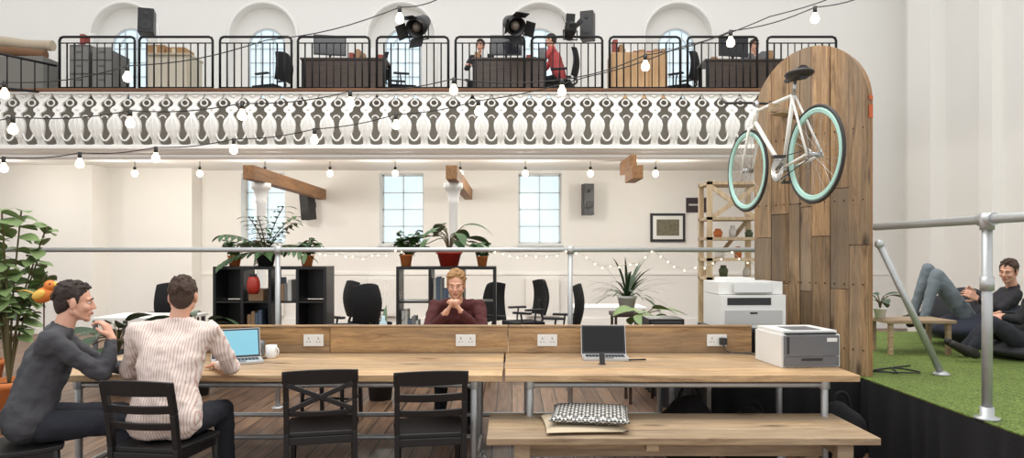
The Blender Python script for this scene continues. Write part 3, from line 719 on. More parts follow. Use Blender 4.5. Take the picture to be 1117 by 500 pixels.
m.cyl((px,3.9,1.28),(px,3.9,1.36),.036,mi=0); m.lathe([(0,0),(.065,0),(.065,.012),(.036,.02),(.036,.07),(0,.07)],(px,3.9,DZ),0,16)
m.cyl((2.80,5.24,1.56),(3.3,5.3,DZ+.03),.026,mi=0); m.sph((2.80,5.24,1.56),.036,0,10,8); m.lathe([(0,0),(.06,0),(.06,.012),(.03,.03),(0,.03)],(3.31,5.3,DZ),0,14)
m.obj('scaffold_handrail',[GALV])

# ------------------------------------------------------------ arched plank board
A=V((2.17,6.1,0));B=V((2.72,5.22,0)); bd=(B-A).normalized(); bn=V((-bd.y,bd.x,0))*-1
if bn.y>0: bn=-bn
BL=(B-A).length; r=BL/2; zs=2.66; npl=7
def archz(u):
    q=max(0,r*r-(u-r)**2); return zs+math.sqrt(q)
m=MB(); rnd=random.Random(2)
edges=[0]
for k in range(npl): edges.append(edges[-1]+rnd.uniform(.7,1.3))
edges=[e/edges[-1]*BL for e in edges]
def bp(u,z,t): return A+bd*u+bn*t+V((0,0,z))
for k in range(npl):
    u0=edges[k]+.003;u1=edges[k+1]-.003
    cuts=[DZ]+sorted([rnd.uniform(1.0,1.4),rnd.uniform(1.75,2.2)] if k%2 else [rnd.uniform(1.5,1.9)])+[9]
    for c in range(len(cuts)-1):
        za=cuts[c]+.002; zb=cuts[c+1]-.003
        if zb>5:
            n=8; top=[(u0+(u1-u0)*j/n,archz(u0+(u1-u0)*j/n)) for j in range(n,-1,-1)]
            pl=[(u0,za),(u1,za)]+top
        else: pl=[(u0,za),(u1,za),(u1,zb),(u0,zb)]
        th=.03+rnd.uniform(-.005,.005)
        m.prism(pl,bp,0,th,0)
pl=[(0.01,DZ),(BL-.01,DZ)]+[(r+(r-.01)*math.cos(a),zs+(r-.01)*math.sin(a)) for a in [math.pi*j/24 for j in range(25)]]
m.prism(pl,bp,-.05,-.002,1)
for zz,h in((2.52,.1),(2.66,.03)):
    m.prism([(BL+.001,zz),(BL+.004,zz),(BL+.004,zz+h),(BL+.001,zz+h)],bp,-.03,.02,2)
for zz in(.75,1.25,1.9,2.45): 
    for k in range(npl):
        u=(edges[k]+edges[k+1])/2
        for du in(-.04,.04): m.sph(bp(u+du,zz,.034),.006,3,6,4)
m.obj('arched_plank_board',[BOARDV,wood('board_edge',(120,82,50),(168,124,82),'Z'),mat('edge_orange',(196,92,44),.6),BLACKM])
m=MB(); q0=V((2.07,5.40,2.60)); q1=V((2.40,5.62,2.60)); 
m.beam(q0,q1,.12,.03,0); m.beam(q1+V((0,0,-.28)),q0+V((.1,.07,-.03)),.05,.03,0); m.beam(q0,q0+V((-.0,0,.07)),.1,.03,0)
m.obj('bicycle_bracket',[BENCHW],bevel=.004)
# ------------------------------------------------------------ bicycle
m=MB(); FA=V((2.0,5.85,2.19)); fd=V((.14,-.99,0)).normalized(); fl=V((-fd.y,fd.x,0)); 
if fl.x>0: fl=-fl
def bk(u,v,w=0): return FA+fd*u+V((0,0,v))+fl*w
def circ(cu,cv,r,w=0,n=40): return [bk(cu+r*math.cos(2*math.pi*k/n),cv+r*math.sin(2*math.pi*k/n),w) for k in range(n)]
for cu in(0,1.0):
    m.tube(circ(cu,0,.338),.013,1,8,closed=True)
    m.tube(circ(cu,0,.315),.015,2,8,closed=True); m.tube(circ(cu,0,.3),.012,2,8,closed=True)
    m.cyl(bk(cu,0,-.05),bk(cu,0,.05),.018,mi=3)
    for k in range(28):
        a=2*math.pi*k/28; s_=1 if k%2 else -1; a2=a+(.5 if k%4<2 else -.5)
        m.tube([bk(cu+.02*math.cos(a2),.02*math.sin(a2),s_*.03),bk(cu+.3*math.cos(a),.3*math.sin(a),0)],.0013,3,4,cap=False)
BBp=(.58,-.06);SC=(.72,.48);HT=(.17,.50);HB=(.135,.37)
def fr(a,b,r,w0=0,w1=0,mi=0): m.cyl(bk(a[0],a[1],w0),bk(b[0],b[1],w1),r,mi=mi,seg=10)
fr(HT,HB,.022); fr((.163,.475),SC,.015); fr((.142,.39),BBp,.018); fr(SC,BBp,.016)
for s_ in(-1,1):
    fr(SC,(1.0,0),.009,s_*.015,s_*.06); fr(BBp,(1.0,0),.01,s_*.03,s_*.06); 
    m.tube([bk(.13,.35,s_*.0),bk(.125,.335,s_*.045),bk(.06,.15,s_*.05),bk(0,0,s_*.05)],[.016,.014,.011,.008],0,8)
fr(SC,(.75,.58),.013,mi=3)
m.sph(bk(.80,.62),(.1,.14,.03),1,14,8); m.tube([bk(.86,.62),bk(.72,.615),bk(.62,.61)],[.055,.03,.018],1,10)
fr(HT,(.18,.545),.016,mi=3); fr((.18,.545),(.10,.555),.013,mi=3)
m.tube(sweep([bk(-.02,.60,.22),bk(.05,.56,.2),bk(.1,.555,.1),bk(.1,.555,-.1),bk(.05,.56,-.2),bk(-.02,.60,-.22)],5),.011,1,8)
m.lathe([(.03,0),(.09,0),(.095,.004),(.09,.006),(.03,.006)],bk(BBp[0],BBp[1],.045),3,28,fl.to_track_quat('Z','Y').to_matrix())
for s_,a in((1,.5),(-1,.5+math.pi)):
    e=(BBp[0]+.165*math.cos(a),BBp[1]+.165*math.sin(a)); fr(BBp,e,.01,s_*.06,s_*.075,3); m.obox(bk(e[0],e[1],s_*.12),(.09,.06,.018),Matrix.Identity(3),1)
m.cyl(bk(BBp[0],BBp[1],-.06),bk(BBp[0],BBp[1],.06),.018,mi=3)
m.tube([bk(BBp[0],BBp[1]+.09,.048),bk(1.0,.035,.048)],.004,1,5); m.tube([bk(BBp[0],BBp[1]-.09,.048),bk(1.0,-.035,.048)],.004,1,5)
m.tube(circ(1.0,0,.035,.048,16),.005,3,5,closed=True)
m.obj('bicycle',[mat('bike_white',(236,234,226),.3),mat('bike_black',(50,46,44),.6),mat('rim_mint',(176,220,208),.4),mat('bike_chrome',(180,180,180),.25,.8)])

# ------------------------------------------------------------ tables
def scaff_table(x0,x1,y0,y1,zt,seed):
    rnd=random.Random(seed); m=MB(); n=4; e=[0]
    for k in range(n): e.append(e[-1]+rnd.uniform(.85,1.15))
    for k in range(n):
        a=y0+(y1-y0)*e[k]/e[-1];b=y0+(y1-y0)*e[k+1]/e[-1]
        m.box(x0+rnd.uniform(0,.008),x1-rnd.uniform(0,.008),a+.002,b-.002,zt-.04,zt+rnd.uniform(-.0015,.0015),0)
    for x in(x0+.16,x1-.18):
        for y in(y0+.1,y1-.1): m.cyl((x,y,0),(x,y,zt-.04),.022,mi=1); m.lathe([(0,0),(.05,0),(.05,.01),(.028,.02),(.028,.05),(0,.05)],(x,y,0),1,14); m.cyl((x,y,zt-.1),(x,y,zt-.041),.032,mi=1)
        m.cyl((x,y0+.1,zt-.075),(x,y1-.1,zt-.075),.02,mi=1); m.cyl((x,y0+.1,.16),(x,y1-.1,.16),.02,mi=1)
    m.cyl((x0+.16,y1-.12,.16),(x1-.18,y1-.12,.16),.02,mi=1); m.cyl((x0+.16,y0+.1,zt-.075),(x1-.18,y0+.1,zt-.075),.018,mi=1)
    return m.obj('scaffold_board_table',[TABLEW,GALV],bevel=.004)
scaff_table(-2.85,-.055,4.17,5.095,.75,1)
scaff_table(-.05,2.12,4.17,5.095,.75,2)
scaff_table(-2.85,1.4,5.15,5.78,.75,3)
m=MB()
xs2=[-2.75,-1.35,-.03,.58,1.78]
for k in range(4): m.box(xs2[k]+.002,xs2[k+1]-.002,5.1,5.14,.752,.935+(.004 if k%2 else 0),0)
m.box(-2.75,-.03,5.095,5.145,.94,.955,0); m.box(-.025,1.78,5.095,5.145,.94,.955,0)
m.obj('table_upstand',[UPW],bevel=.003)
def socket(x,plug=False):
    m=MB(); y=5.099; z=.845
    m.box(x-.073,x+.073,y-.012,y,z-.043,z+.043,0)
    for sx in(-.036,.036):
        m.box(x+sx-.003,x+sx+.003,y-.0135,y-.012,z+.008,z+.018,1)
        for q in(-.011,.011): m.box(x+sx+q-.004,x+sx+q+.004,y-.0135,y-.012,z-.013,z-.008,1)
        m.box(x+sx-.007,x+sx+.007,y-.015,y-.012,z+.026,z+.036,0)
    if plug: m.box(x+.015,x+.065,y-.05,y-.0136,z-.03,z+.02,1); m.tube(sweep([(x+.04,y-.04,z-.03),(x+.06,y-.07,.77),(x+.2,y-.12,.762),(x+.3,y-.2,.758)],5),.005,1,6)
    m.obj('double_power_socket',[WPLA,DPLA],bevel=.003)
for px,pl_ in((342,False),(508,False),(597,False),(782,True)): socket(WX(px,5.09),pl_)

# bench
m=MB(); bx0,bx1=-.14,2.02
for a,b in((3.76,3.95),(3.955,4.15),(4.155,4.34)): m.box(bx0,bx1,a,b,.44,.48,0)
for x in(bx0+.15,bx1-.22):
    m.box(x,x+.09,3.80,3.87,0,.44,0); m.box(x,x+.09,4.23,4.30,0,.44,0); m.box(x+.01,x+.08,3.87,4.23,.36,.43,0)
m.box(bx0+.2,bx1-.2,4.03,4.07,.3,.38,0)
x=(bx0+bx1)/2-.2; m.box(x,x+.07,3.78,4.32,.4,.439,0)
m.obj('wooden_bench',[BENCHW],bevel=.005)
def cushion(name,loc,rot,sx,sy,h,mt):
    n=14; m=MB(); vs=[];fs=[]
    for s_ in(1,-1):
        for i_ in range(n+1):
            for j in range(n+1):
                u=-1+2*i_/n;v=-1+2*j/n; f=((1-u**6)*(1-v**6))**.35
                vs.append((u*sx/2*(1-.05*(1-v*v)*abs(u)**4),v*sy/2*(1-.05*(1-u*u)*abs(v)**4),h/2+s_*h/2*f*(.75+.25*math.cos(u*1.3)*math.cos(v*1.3))))
    N0=(n+1)**2
    for i_ in range(n):
        for j in range(n):
            a=i_*(n+1)+j
            fs.append((a,a+n+1,a+n+2,a+1)); fs.append((N0+a,N0+a+1,N0+a+n+2,N0+a+n+1))
    m.add(vs,fs,0,True)
    return m.obj(name,[mt],loc=loc,rot=rot)
cushion('houndstooth_cushion',(.46,4.06,.515),-.14,.46,.42,.06,patmat('houndstooth_fabric','hound',(225,222,214),(34,33,34),64))
cushion('seat_pad',(.41,4.03,.481),.05,.46,.44,.035,mat('pad_linen',(196,180,152),.9,noise=.05))

# ------------------------------------------------------------ dining chairs
def chair(loc,rot,cross=False):
    m=MB(); hw=.19
    m.prism([(-.19,-.19),(.19,-.19),(.215,.1),(.2,.2),(.12,.22),(-.12,.22),(-.2,.2),(-.215,.1)],lambda a,b,t:V((a,b,t)),.435,.46,0)
    def post(s_): return [(s_*hw,-.2,0),(s_*hw,-.185,.25),(s_*hw,-.19,.46),(s_*(hw+.0),-.215,.65),(s_*(hw-.0),-.255,.82)]
    for s_ in(-1,1):
        P=post(s_)
        for a,b in zip(P[:-1],P[1:]): m.beam(a,b,.03,.036,0,(0,1,0))
        m.tube([(s_*.185,.185,0),(s_*.185,.18,.25),(s_*.18,.17,.44)],[.015,.018,.02],0,8)
        m.cyl((s_*.19,-.19,.2),(s_*.185,.18,.2),.011,mi=0,seg=8); m.box(s_*.185-.01,s_*.185+.01,-.18,.17,.39,.435,0)
    m.box(-.18,.18,.165,.185,.39,.435,0); m.cyl((-.19,-.0,.2),(.19,-.0,.2),.011,mi=0,seg=8); m.box(-.18,.18,-.2,-.18,.39,.435,0)
    def rail(z0_,z1_,y0_,y1_,bow,over=0):
        k=9;vs=[];fs=[]
        for q in range(k):
            u=-1+2*q/(k-1); x=u*(hw+over); yy=-bow*(1-u*u); zb=.012*(1-u*u) if over else 0
            vs+=[(x,y0_+yy-.01,z0_),(x,y0_+yy+.01,z0_),(x,y1_+yy+.01,z1_+zb),(x,y1_+yy-.01,z1_+zb)]
        for q in range(k-1):
            a=q*4;b=a+4; fs+=[(a,a+3,b+3,b),(a+3,a+2,b+2,b+3),(a+2,a+1,b+1,b+2),(a+1,a,b,b+1)]
        fs+=[(0,1,2,3),((k-1)*4,(k-1)*4+3,(k-1)*4+2,(k-1)*4+1)]
        m.add(vs,fs,0)
    rail(.75,.825,-.24,-.258,.035,.02)
    if cross:
        rail(.56,.59,-.2,-.205,.03)
        m.beam((-hw+.01,-.21,.59),(hw-.01,-.262,.75),.028,.016,0,(0,1,0)); m.beam((hw-.01,-.213,.59),(-hw+.01,-.265,.75),.028,.016,0,(0,1,0))
    else:
        rail(.655,.7,-.222,-.232,.035); rail(.565,.605,-.202,-.21,.03)
    return m.obj('dining_chair',[BLACK],loc=loc,rot=rot,bevel=.004)
CH2=chair((WX(349,4.1),4.16,0),.22,True)
CH1=chair((WX(468,4.1),4.12,0),.16,False)
dup(CH1,'dining_chair',(-1.92,3.83,0),-.15)
dup(CH1,'dining_chair',(-2.70,3.72,0),-.85)
dup(CH1,'dining_chair',(-.47,6.12,0),math.pi)
dup(CH2,'dining_chair',(-1.6,6.1,0),math.pi-.2)

# ------------------------------------------------------------ printers, laptops, small things
m=MB(); w,dp,h=.40,.38,.235
m.box(-w/2,w/2,-dp/2+.01,dp/2,0,h-.025,0); m.box(-w/2+.01,w/2-.01,-dp/2+.03,dp/2-.01,h-.025,h,0)
m.box(-w/2+.015,w/2-.015,-dp/2-.008,-dp/2+.01,.075,h-.03,1)
m.box(-w/2+.015,w/2-.015,-dp/2-.006,-dp/2+.01,.008,.07,1)
m.box(-.07,.07,-dp/2-.012,-dp/2-.006,.045,.06,2)
m.box(-w/2+.03,w/2-.03,-dp/2-.002,-dp/2+.12,h-.024,h-.012,2)
m.box(-.1,.1,-dp/2+.06,dp/2-.12,h,h+.003,1)
m.box(w/2-.1,w/2-.03,-dp/2-.011,-dp/2-.008,h-.07,h-.045,3)
m.box(-w/2+.03,-w/2+.045,-dp/2-.011,-dp/2-.008,.09,.2,2)
m.obj('laser_printer',[WPLA,GPLA,DPLA,WPLA],loc=(1.92,4.64,.752),rot=.10,bevel=.012)
m=MB(); w,dp,h=.52,.42,.36
m.box(-w/2,w/2,-dp/2,dp/2,0,h*.72,0); m.box(-w/2,w/2-.0,-dp/2+.06,dp/2,h*.73,h,0); m.box(-w/2+.05,w/2-.12,-dp/2-.004,-dp/2+.2,h*.5,h*.66,2); m.box(-w/2+.03,w/2-.03,-dp/2-.006,-dp/2,.03,.14,1)
m.obox((0,-dp/2+.02,h*.86),(.3,.02,.08),Matrix.Rotation(-.5,3,'X'),1); m.box(-.03,.03,-dp/2-.008,-dp/2-.006,.11,.125,2); m.box(-w/2+.08,w/2-.2,-dp/2+.12,dp/2-.04,h,h+.03,0)
m.obj('office_printer',[WPLA,mat('printer_grey',(190,190,188),.5),DPLA],loc=(1.89,5.62,.901),rot=.05,bevel=.012)
m=MB(); m.box(1.58,2.15,5.36,5.86,DZ,.90,0); m.box(1.6,1.86,5.345,5.36,DZ+.03,.88,1); m.box(1.88,2.13,5.345,5.36,DZ+.03,.88,1); m.obj('low_cabinet',[DPLA,BLACK],bevel=.004)
m=MB(); m.box(1.08,1.36,5.42,5.72,.752,.97,0); m.box(1.1,1.34,5.41,5.42,.77,.86,1); m.box(1.1,1.34,5.41,5.42,.88,.95,1); m.obj('desktop_scanner',[BLACK,DPLA],bevel=.006)

def laptop(loc,rot,body,scr,ang=1.9):
    m=MB(); w,dd=.32,.22
    m.box(-w/2,w/2,-dd/2,dd/2,0,.014,0)
    for r_ in range(5):
        for c in range(12): m.box(-.135+c*.0228,-.135+c*.0228+.019,.075-r_*.022-.017,.075-r_*.022,.0141,.016,2)
    m.box(-.05,.05,-.1,-.045,.0141,.0146,3)
    t=ang-math.pi/2
    up=V((0,math.sin(t),math.cos(t))); nr=V((0,-math.cos(t),math.sin(t)))
    h0=V((0,dd/2,.012))
    def fn(a,b,c): return h0+V((a,0,0))+up*b+nr*c
    m.prism([(-w/2,0),(w/2,0),(w/2,.215),(-w/2,.215)],fn,-.007,0,0)
    m.prism([(-w/2+.004,.004),(w/2-.004,.004),(w/2-.004,.211),(-w/2+.004,.211)],fn,0,.0008,2)
    m.prism([(-w/2+.014,.018),(w/2-.014,.018),(w/2-.014,.2),(-w/2+.014,.2)],fn,.0008,.0012,1)
    return m.obj('laptop',[body,scr,DPLA,GPLA],loc=loc,rot=rot)
ALU=mat('aluminium',(200,200,200),.35,.4)
laptop((.655,4.83,.752),-.04,ALU,mat('screen_dark',(34,34,36),.3,spec=.2))
laptop((-1.86,4.66,.752),.45,ALU,mat('screen_lit',(110,160,175),.3,emit=(120,190,210),es=.4),2.0)
laptop((-2.42,4.75,.752),.1,BLACK,mat('screen_lit2',(120,140,150),.3,emit=(120,140,160),es=.3),2.1)
m=MB(); m.obox((0,0,.035),(.035,.012,.07),Matrix.Rotation(-.2,3,'X'),0); m.box(-.02,.02,-.02,.02,0,.006,0); m.obj('desk_phone_stand',[DPLA],loc=(.60,4.58,.752),rot=.2,bevel=.003)
m=MB(); m.lathe([(0,0),(.034,0),(.038,.01),(.039,.09),(.036,.09),(.035,.012),(0,.012)],(0,0,0),0,20); m.tube([(.038+.022*math.sin(a),0,.048+.026*math.cos(a)) for a in [math.pi*k/8 for k in range(9)]],.005,0,6)
m.obj('coffee_mug',[WPLA],loc=(WX(296,4.85),4.85,.752),rot=-.3)
m=MB(); m.box(-.11,.11,-.15,.15,0,.004,0); m.obj('paper_sheet',[WPLA],loc=(-2.12,4.38,.752),rot=.5)
m=MB(); m.tube([(-.06,0,.008),(.06,0,.008)],.006,0,6); m.obj('marker_pen',[BLACK],loc=(WX(283,4.75),4.75,.752),rot=1.0)
m=MB(); m.tube([(-.06,0,.008),(.06,0,.008)],.006,0,6); m.obj('marker_pen',[BLACK],loc=(.86,4.72,.752),rot=.1)
m=MB(); m.lathe([(0,0),(.028,0),(.032,.11),(.03,.11),(.027,.006),(0,.006)],(0,0,0),0,16); m.obj('drinking_glass',[mat('clear_glass',(235,240,240),.05,trans=.9)],loc=(WX(284,4.95),4.95,.752))
m=MB(); m.lathe([(0,0),(.035,0),(.036,.16),(.028,.19),(.014,.21),(.014,.24),(0,.24)],(0,0,0),0,14); m.obj('water_bottle',[mat('bottle_blue',(180,206,216),.2)],loc=(WX(418,5.45),5.45,.752))
def bag(loc,sx,sy,sz,seed):
    m=MB(); m.sph((0,0,sz*.5),(sx/2,sy/2,sz/2),0,20,12)
    vs=[]
    for v in m.v:
        k=1+.12*math.sin(v[0]*23+seed)*math.cos(v[1]*19+v[2]*17); vs.append((v[0]*k,v[1]*k,max(0.001,(v[2]-sz*.5)*1.15*k+sz*.5)))
    m.v=vs; m.tube(sweep([(-sx*.2,0,sz*.9),(-sx*.1,0,sz*1.2),(sx*.1,0,sz*1.2),(sx*.2,0,sz*.9)],4),.012,0,6)
    m.obj('black_rucksack',[BLACKF],loc=loc)
bag((1.25,4.85,0),.45,.3,.45,1); bag((1.66,4.75,0),.4,.3,.38,2); bag((2.3,4.8,0),.35,.3,.42,3)
m=MB(); m.tube(sweep([(1.4,4.6,.01),(1.55,4.45,.01),(1.7,4.5,.012),(1.85,4.4,.01),(1.95,4.6,.01)],5),.006,0,6); m.obj('power_cable',[BLACK])
m=MB(); zc=DZ+.008
m.tube(sweep([(2.9,5.5,zc),(3.0,5.35,zc),(3.1,5.6,zc),(3.2,5.4,zc),(3.05,5.3,zc+.01),(2.85,5.45,zc),(3.3,5.7,zc)],5),.006,0,6); m.obj('deck_cable',[BLACK])

# ------------------------------------------------------------ people
def remesh(ob,vox,sm=4,fac=.5):
    r_=ob.modifiers.new('remesh','REMESH'); r_.mode='VOXEL'; r_.voxel_size=vox; r_.use_smooth_shade=True
    s_=ob.modifiers.new('smooth','SMOOTH'); s_.factor=fac; s_.iterations=sm
def hand(m,w,d,n,side,curl=.5,thumb=.3):
    w=V(w);d=V(d).normalized();n=V(n);n=(n-d*n.dot(d)).normalized();s=d.cross(n).normalized()*side
    offs=[.030,.010,-.010,-.029]; Ls=[.068,.076,.07,.056]
    N0=n.copy()
    for o,L in zip(offs,Ls):
        k=w+d*(.088-abs(o)*.15)+s*o
        m.rc(w+s*o*.55,k,.016,.0125,0,10)
        p=k;th=0
        for q,fr_ in enumerate((.45,.32,.25)):
            th+=curl*(.7 if q==0 else 1.0)
            dd=(d*math.cos(th)+N0*math.sin(th)).normalized()
            e=p+dd*L*fr_+s*o*.06; m.rc(p,e,.0095-q*.001,.0088-q*.001,0,8); p=e
    b=w+d*.025+s*.022; t1=(d*.55+s*.8+n*thumb).normalized(); p1=b+t1*.045; t2=(d*.85+s*.35+n*thumb).normalized(); p2=p1+t2*.032
    m.rc(w+d*.01,b,.016,.016,0,8); m.rc(b,p1,.015,.0105,0,8); m.rc(p1,p2,.0105,.0085,0,8)
HS=.93
def person(name,J,face,up,shirt,pants,hair,hands,hairstyle='short',beard=False,cuff=0.0,vox=.011):
    root=bpy.data.objects.new(name,None); root.location=J['pel']; bpy.context.scene.collection.objects.link(root)
    O=V(J['pel'])
    J={k:V(v)-O for k,v in J.items()}
    lat=(J['shR']-J['shL']).normalized(); plat=(J['hipR']-J['hipL']).normalized()
    pel,ch,nk=J['pel'],J['chest'],J['neck']
    m=MB(); mid=pel.lerp(ch,.5)
    fw=V((0,0,1)).cross(lat)
    for s_ in(-1,1):
        m.rc(pel+plat*s_*.08,mid+lat*s_*.06,.118,.098,0,18); m.rc(mid+lat*s_*.06,ch+lat*s_*.08,.098,.1,0,18)
        sh=J['shR'] if s_>0 else J['shL']; el=J['elR'] if s_>0 else J['elL']; wr=J['wrR'] if s_>0 else J['wrL']
        m.rc(ch+lat*s_*.08,sh+(ch-sh)*.25,.095,.072,0,18); m.rc(sh+(ch-sh)*.2,sh,.072,.063,0,18)
        m.rc(nk+V((0,0,-.035)),sh+V((0,0,.002)),.050,.052,0,14)
        m.rc(sh,sh.lerp(el,.5),.062,.053,0,16); m.rc(sh.lerp(el,.5),el,.053,.045,0,16)
        we=el.lerp(wr,1-cuff*.5-.04); m.rc(el,el.lerp(we,.45),.045,.043,0,14); m.rc(el.lerp(we,.45),we,.043,.033,0,14)
    m.rc(nk+V((0,0,-.035)),ch,.056,.1,0,14)
    m.rc(pel,ch,.12,.12,0,16)
    cdir=(J['head']-nk).normalized(); u1=cdir.orthogonal().normalized(); u2=cdir.cross(u1); cc=nk+V((0,0,-.008))
    m.tube([cc+(u1*math.cos(a)+u2*math.sin(a))*.051 for a in [2*math.pi*k/16 for k in range(16)]],.012,0,8,closed=True)
    o=m.obj('torso_clothing',[shirt],parent=root); remesh(o,vox,4)
    tx=bpy.data.textures.new('folds','CLOUDS'); tx.noise_scale=.08
    dm=o.modifiers.new('folds','DISPLACE'); dm.texture=tx; dm.strength=.035; dm.mid_level=.5
    m=MB()
    for s_,a in((-1,'L'),(1,'R')):
        h,k,an=J['hip'+a],J['kn'+a],J['an'+a]
        m.rc(pel+plat*s_*.04+V((0,0,-.02)),h,.085,.09,0,16); m.rc(h,k,.09,.064,0,16); m.rc(k,k.lerp(an,.35),.062,.058,0,14); m.rc(k.lerp(an,.35),an,.058,.043,0,14)
    o=m.obj('trousers',[pants],parent=root); remesh(o,.013,4)
    dm=o.modifiers.new('folds','DISPLACE'); dm.texture=tx; dm.strength=.02; dm.mid_level=.5
    m=MB()
    for a in'LR':
        an=J['an'+a]; t=J.get('toe'+a)
        if t is None: t=an+V((fw.x,fw.y,0)).normalized()*.17+V((0,0,-.05))
        dd=(t-an).normalized(); hl=an+V((0,0,-.04))-dd*.03
        m.rc(an,hl,.042,.04,0,12); m.rc(hl,t,.04,.034,0,12)
    o=m.obj('shoes',[SHOE],parent=root); remesh(o,.01,3)
    f=V(face).normalized(); u=V(up); u=(u-f*u.dot(f)).normalized(); r_=f.cross(u).normalized(); hc=J['head']
    R=Matrix((r_,f,u)).transposed()
    def hp(x,y,z): return hc+r_*x+f*y+u*z
    m=MB()
    m.sph(hp(0,-.015,.035),(.074,.094,.082),0,20,14,R); m.sph(hp(0,.022,-.025),(.062,.068,.085),0,18,12,R); m.sph(hp(0,.035,-.07),(.046,.05,.038),0,16,10,R)
    m.sph(hp(0,.072,-.098),.021,0,12,8); m.rc(hp(0,.088,.01),hp(0,.107,-.028),.009,.012,0,10); 
    for s_ in(-1,1):
        m.sph(hp(s_*.011,.097,-.033),.009,0,8,6); m.sph(hp(s_*.038,.062,-.028),.025,0,10,8); m.rc(hp(s_*.012,.085,.024),hp(s_*.045,.07,.022),.010,.009,0,8)
        m.sph(hp(s_*.077,-.005,-.008),(.010,.02,.034),0,12,8,R); m.rc(hp(s_*.05,-.005,-.055),hp(s_*.02,.06,-.092),.022,.016,0,10)
    m.sph(hp(0,.086,-.062),(.024,.012,.016),0,10,8,R)
    m.scale_about(hc,HS)
    m.rc(nk+V((0,0,-.04)),hp(0,-.02,-.05),.054,.05,0,16)
    o=m.obj('head_and_neck',[SKIN],parent=root); remesh(o,.0055,2)
    m=MB()
    for s_ in(-1,1):
        m.sph(hp(s_*.03,.076,.004),(.0135,.0115,.0075),0,10,8,R); m.sph(hp(s_*.03,.086,.004),.005,1,8,6)
        m.tube([hp(s_*.014,.092,.024),hp(s_*.03,.092,.029),hp(s_*.048,.078,.024)],[.003,.004,.002],3,6)
        m.tube([hp(s_*.016,.0865,.010),hp(s_*.03,.0895,.013),hp(s_*.044,.08,.009)],[.003,.004,.003],4,6)
    m.tube([hp(-.024,.092,-.06),hp(-.01,.101,-.057),hp(.01,.101,-.057),hp(.024,.092,-.06)],[.002,.004,.004,.002],2,6)
    m.tube([hp(-.02,.093,-.065),hp(0,.1,-.067),hp(.02,.093,-.065)],[.002,.005,.002],2,6)
    m.scale_about(hc,HS)
    m.obj('face_details',[EYEW,EYEI,LIP,hair,SKIN],parent=root)
    m=MB(); rnd=random.Random(len(name)*7+3)
    m.sph(hp(0,-.024,.05),(.0795,.095,.078),0,18,12,R); m.sph(hp(0,-.056,.0),(.072,.056,.083),0,16,10,R); m.sph(hp(0,-.066,-.04),(.052,.035,.045),0,12,8,R)
    for s_ in(-1,1): m.rc(hp(s_*.070,.012,.05),hp(s_*.074,.014,.0),.014,.008,0,8)
    nt_=190 if hairstyle=='curly' else 150
    for k in range(nt_):
        a=rnd.uniform(0,6.283); e=rnd.uniform(-.35,1.5)
        x,y,z=math.cos(e)*math.cos(a),math.cos(e)*math.sin(a),math.sin(e)
        if y>.1 and z<.42: continue
        if z<0 and y>-.3: continue
        p=V((x*.077,y*.093-.024,z*.077+.048)); 
        if hairstyle=='curly':
            c_=hp(*p); m.sph(c_+(c_-hp(0,-.03,.03)).normalized()*.007,rnd.uniform(.010,.017),0,8,6)
        else:
            q=p+V((x*.004+rnd.uniform(-.008,.008),y*.006+.016*(1 if y>0 else -.2),z*.005+(.004 if z>.5 else -.018)))
            m.rc(hp(*p),hp(*q),.010,.006,0,8)
    m.scale_about(hc,HS)
    o=m.obj('hair',[hair],parent=root); remesh(o,.005,1)
    if beard:
        m=MB(); m.rc(hp(-.05,.03,-.068),hp(0,.072,-.102),.017,.02,0,10); m.rc(hp(.05,.03,-.068),hp(0,.072,-.102),.017,.02,0,10); m.scale_about(hc,HS)
        o=m.obj('stubble',[hair],parent=root); remesh(o,.006,2)
    m=MB()
    for h in hands: hand(m,J['wr'+h[0]],h[1],h[2],h[3],h[4])
    for a in'LR':
        we=J['el'+a].lerp(J['wr'+a],1-cuff*.5-.12); m.rc(we,J['wr'+a],.030,.024,0,12)
    o=m.obj('hands',[SKIN],parent=root); remesh(o,.0042,1)
    return root
def basis(c,yaw):
    cs,sn=math.cos(yaw),math.sin(yaw)
    def f(x,y,z): return V((c[0]+x*cs-y*sn,c[1]+x*sn+y*cs,z))
    return f
O3=(0,0,0)
b=basis((-1.91,3.80),.10)
J=dict(pel=b(0,-.02,.585),chest=b(-.01,.10,.93),neck=b(-.0,.15,1.115),head=b(.02,.19,1.24),
 shL=b(-.20,.12,1.045),shR=b(.19,.13,1.04),elL=b(-.30,.22,.80),elR=b(.27,.28,.81),wrL=b(-.2,.46,.79),wrR=b(.12,.52,.79),
 hipL=b(-.1,.07,.55),hipR=b(.1,.07,.55),knL=b(-.14,.45,.53),knR=b(.17,.43,.53),anL=b(-.14,.5,.1),anR=b(.18,.5,.1))
person('man_in_striped_shirt',J,b(-.2,1,-.15)-b(*O3),(0,0,1),SHSTR,JEAN,HAIRB,[('L',b(.2,1,-.05)-b(*O3),(0,0,-1),-1,.35),('R',b(-.5,1,-.02)-b(*O3),(0,0,-1),1,.35)],cuff=.12)
b=basis((-2.67,3.78),-1.0)
J=dict(pel=b(0,.0,.585),chest=b(.0,.11,.91),neck=b(0,.165,1.09),head=b(0,.225,1.215),
 shL=b(-.19,.13,1.02),shR=b(.19,.11,1.02),elL=b(-.22,.38,.80),elR=b(.14,.36,.81),wrL=b(-.14,.61,.80),wrR=b(.06,.405,1.00),
 hipL=b(-.1,.08,.55),hipR=b(.1,.08,.55),knL=b(-.14,.47,.53),knR=b(.13,.46,.53),anL=b(-.14,.5,.1),anR=b(.14,.48,.1))
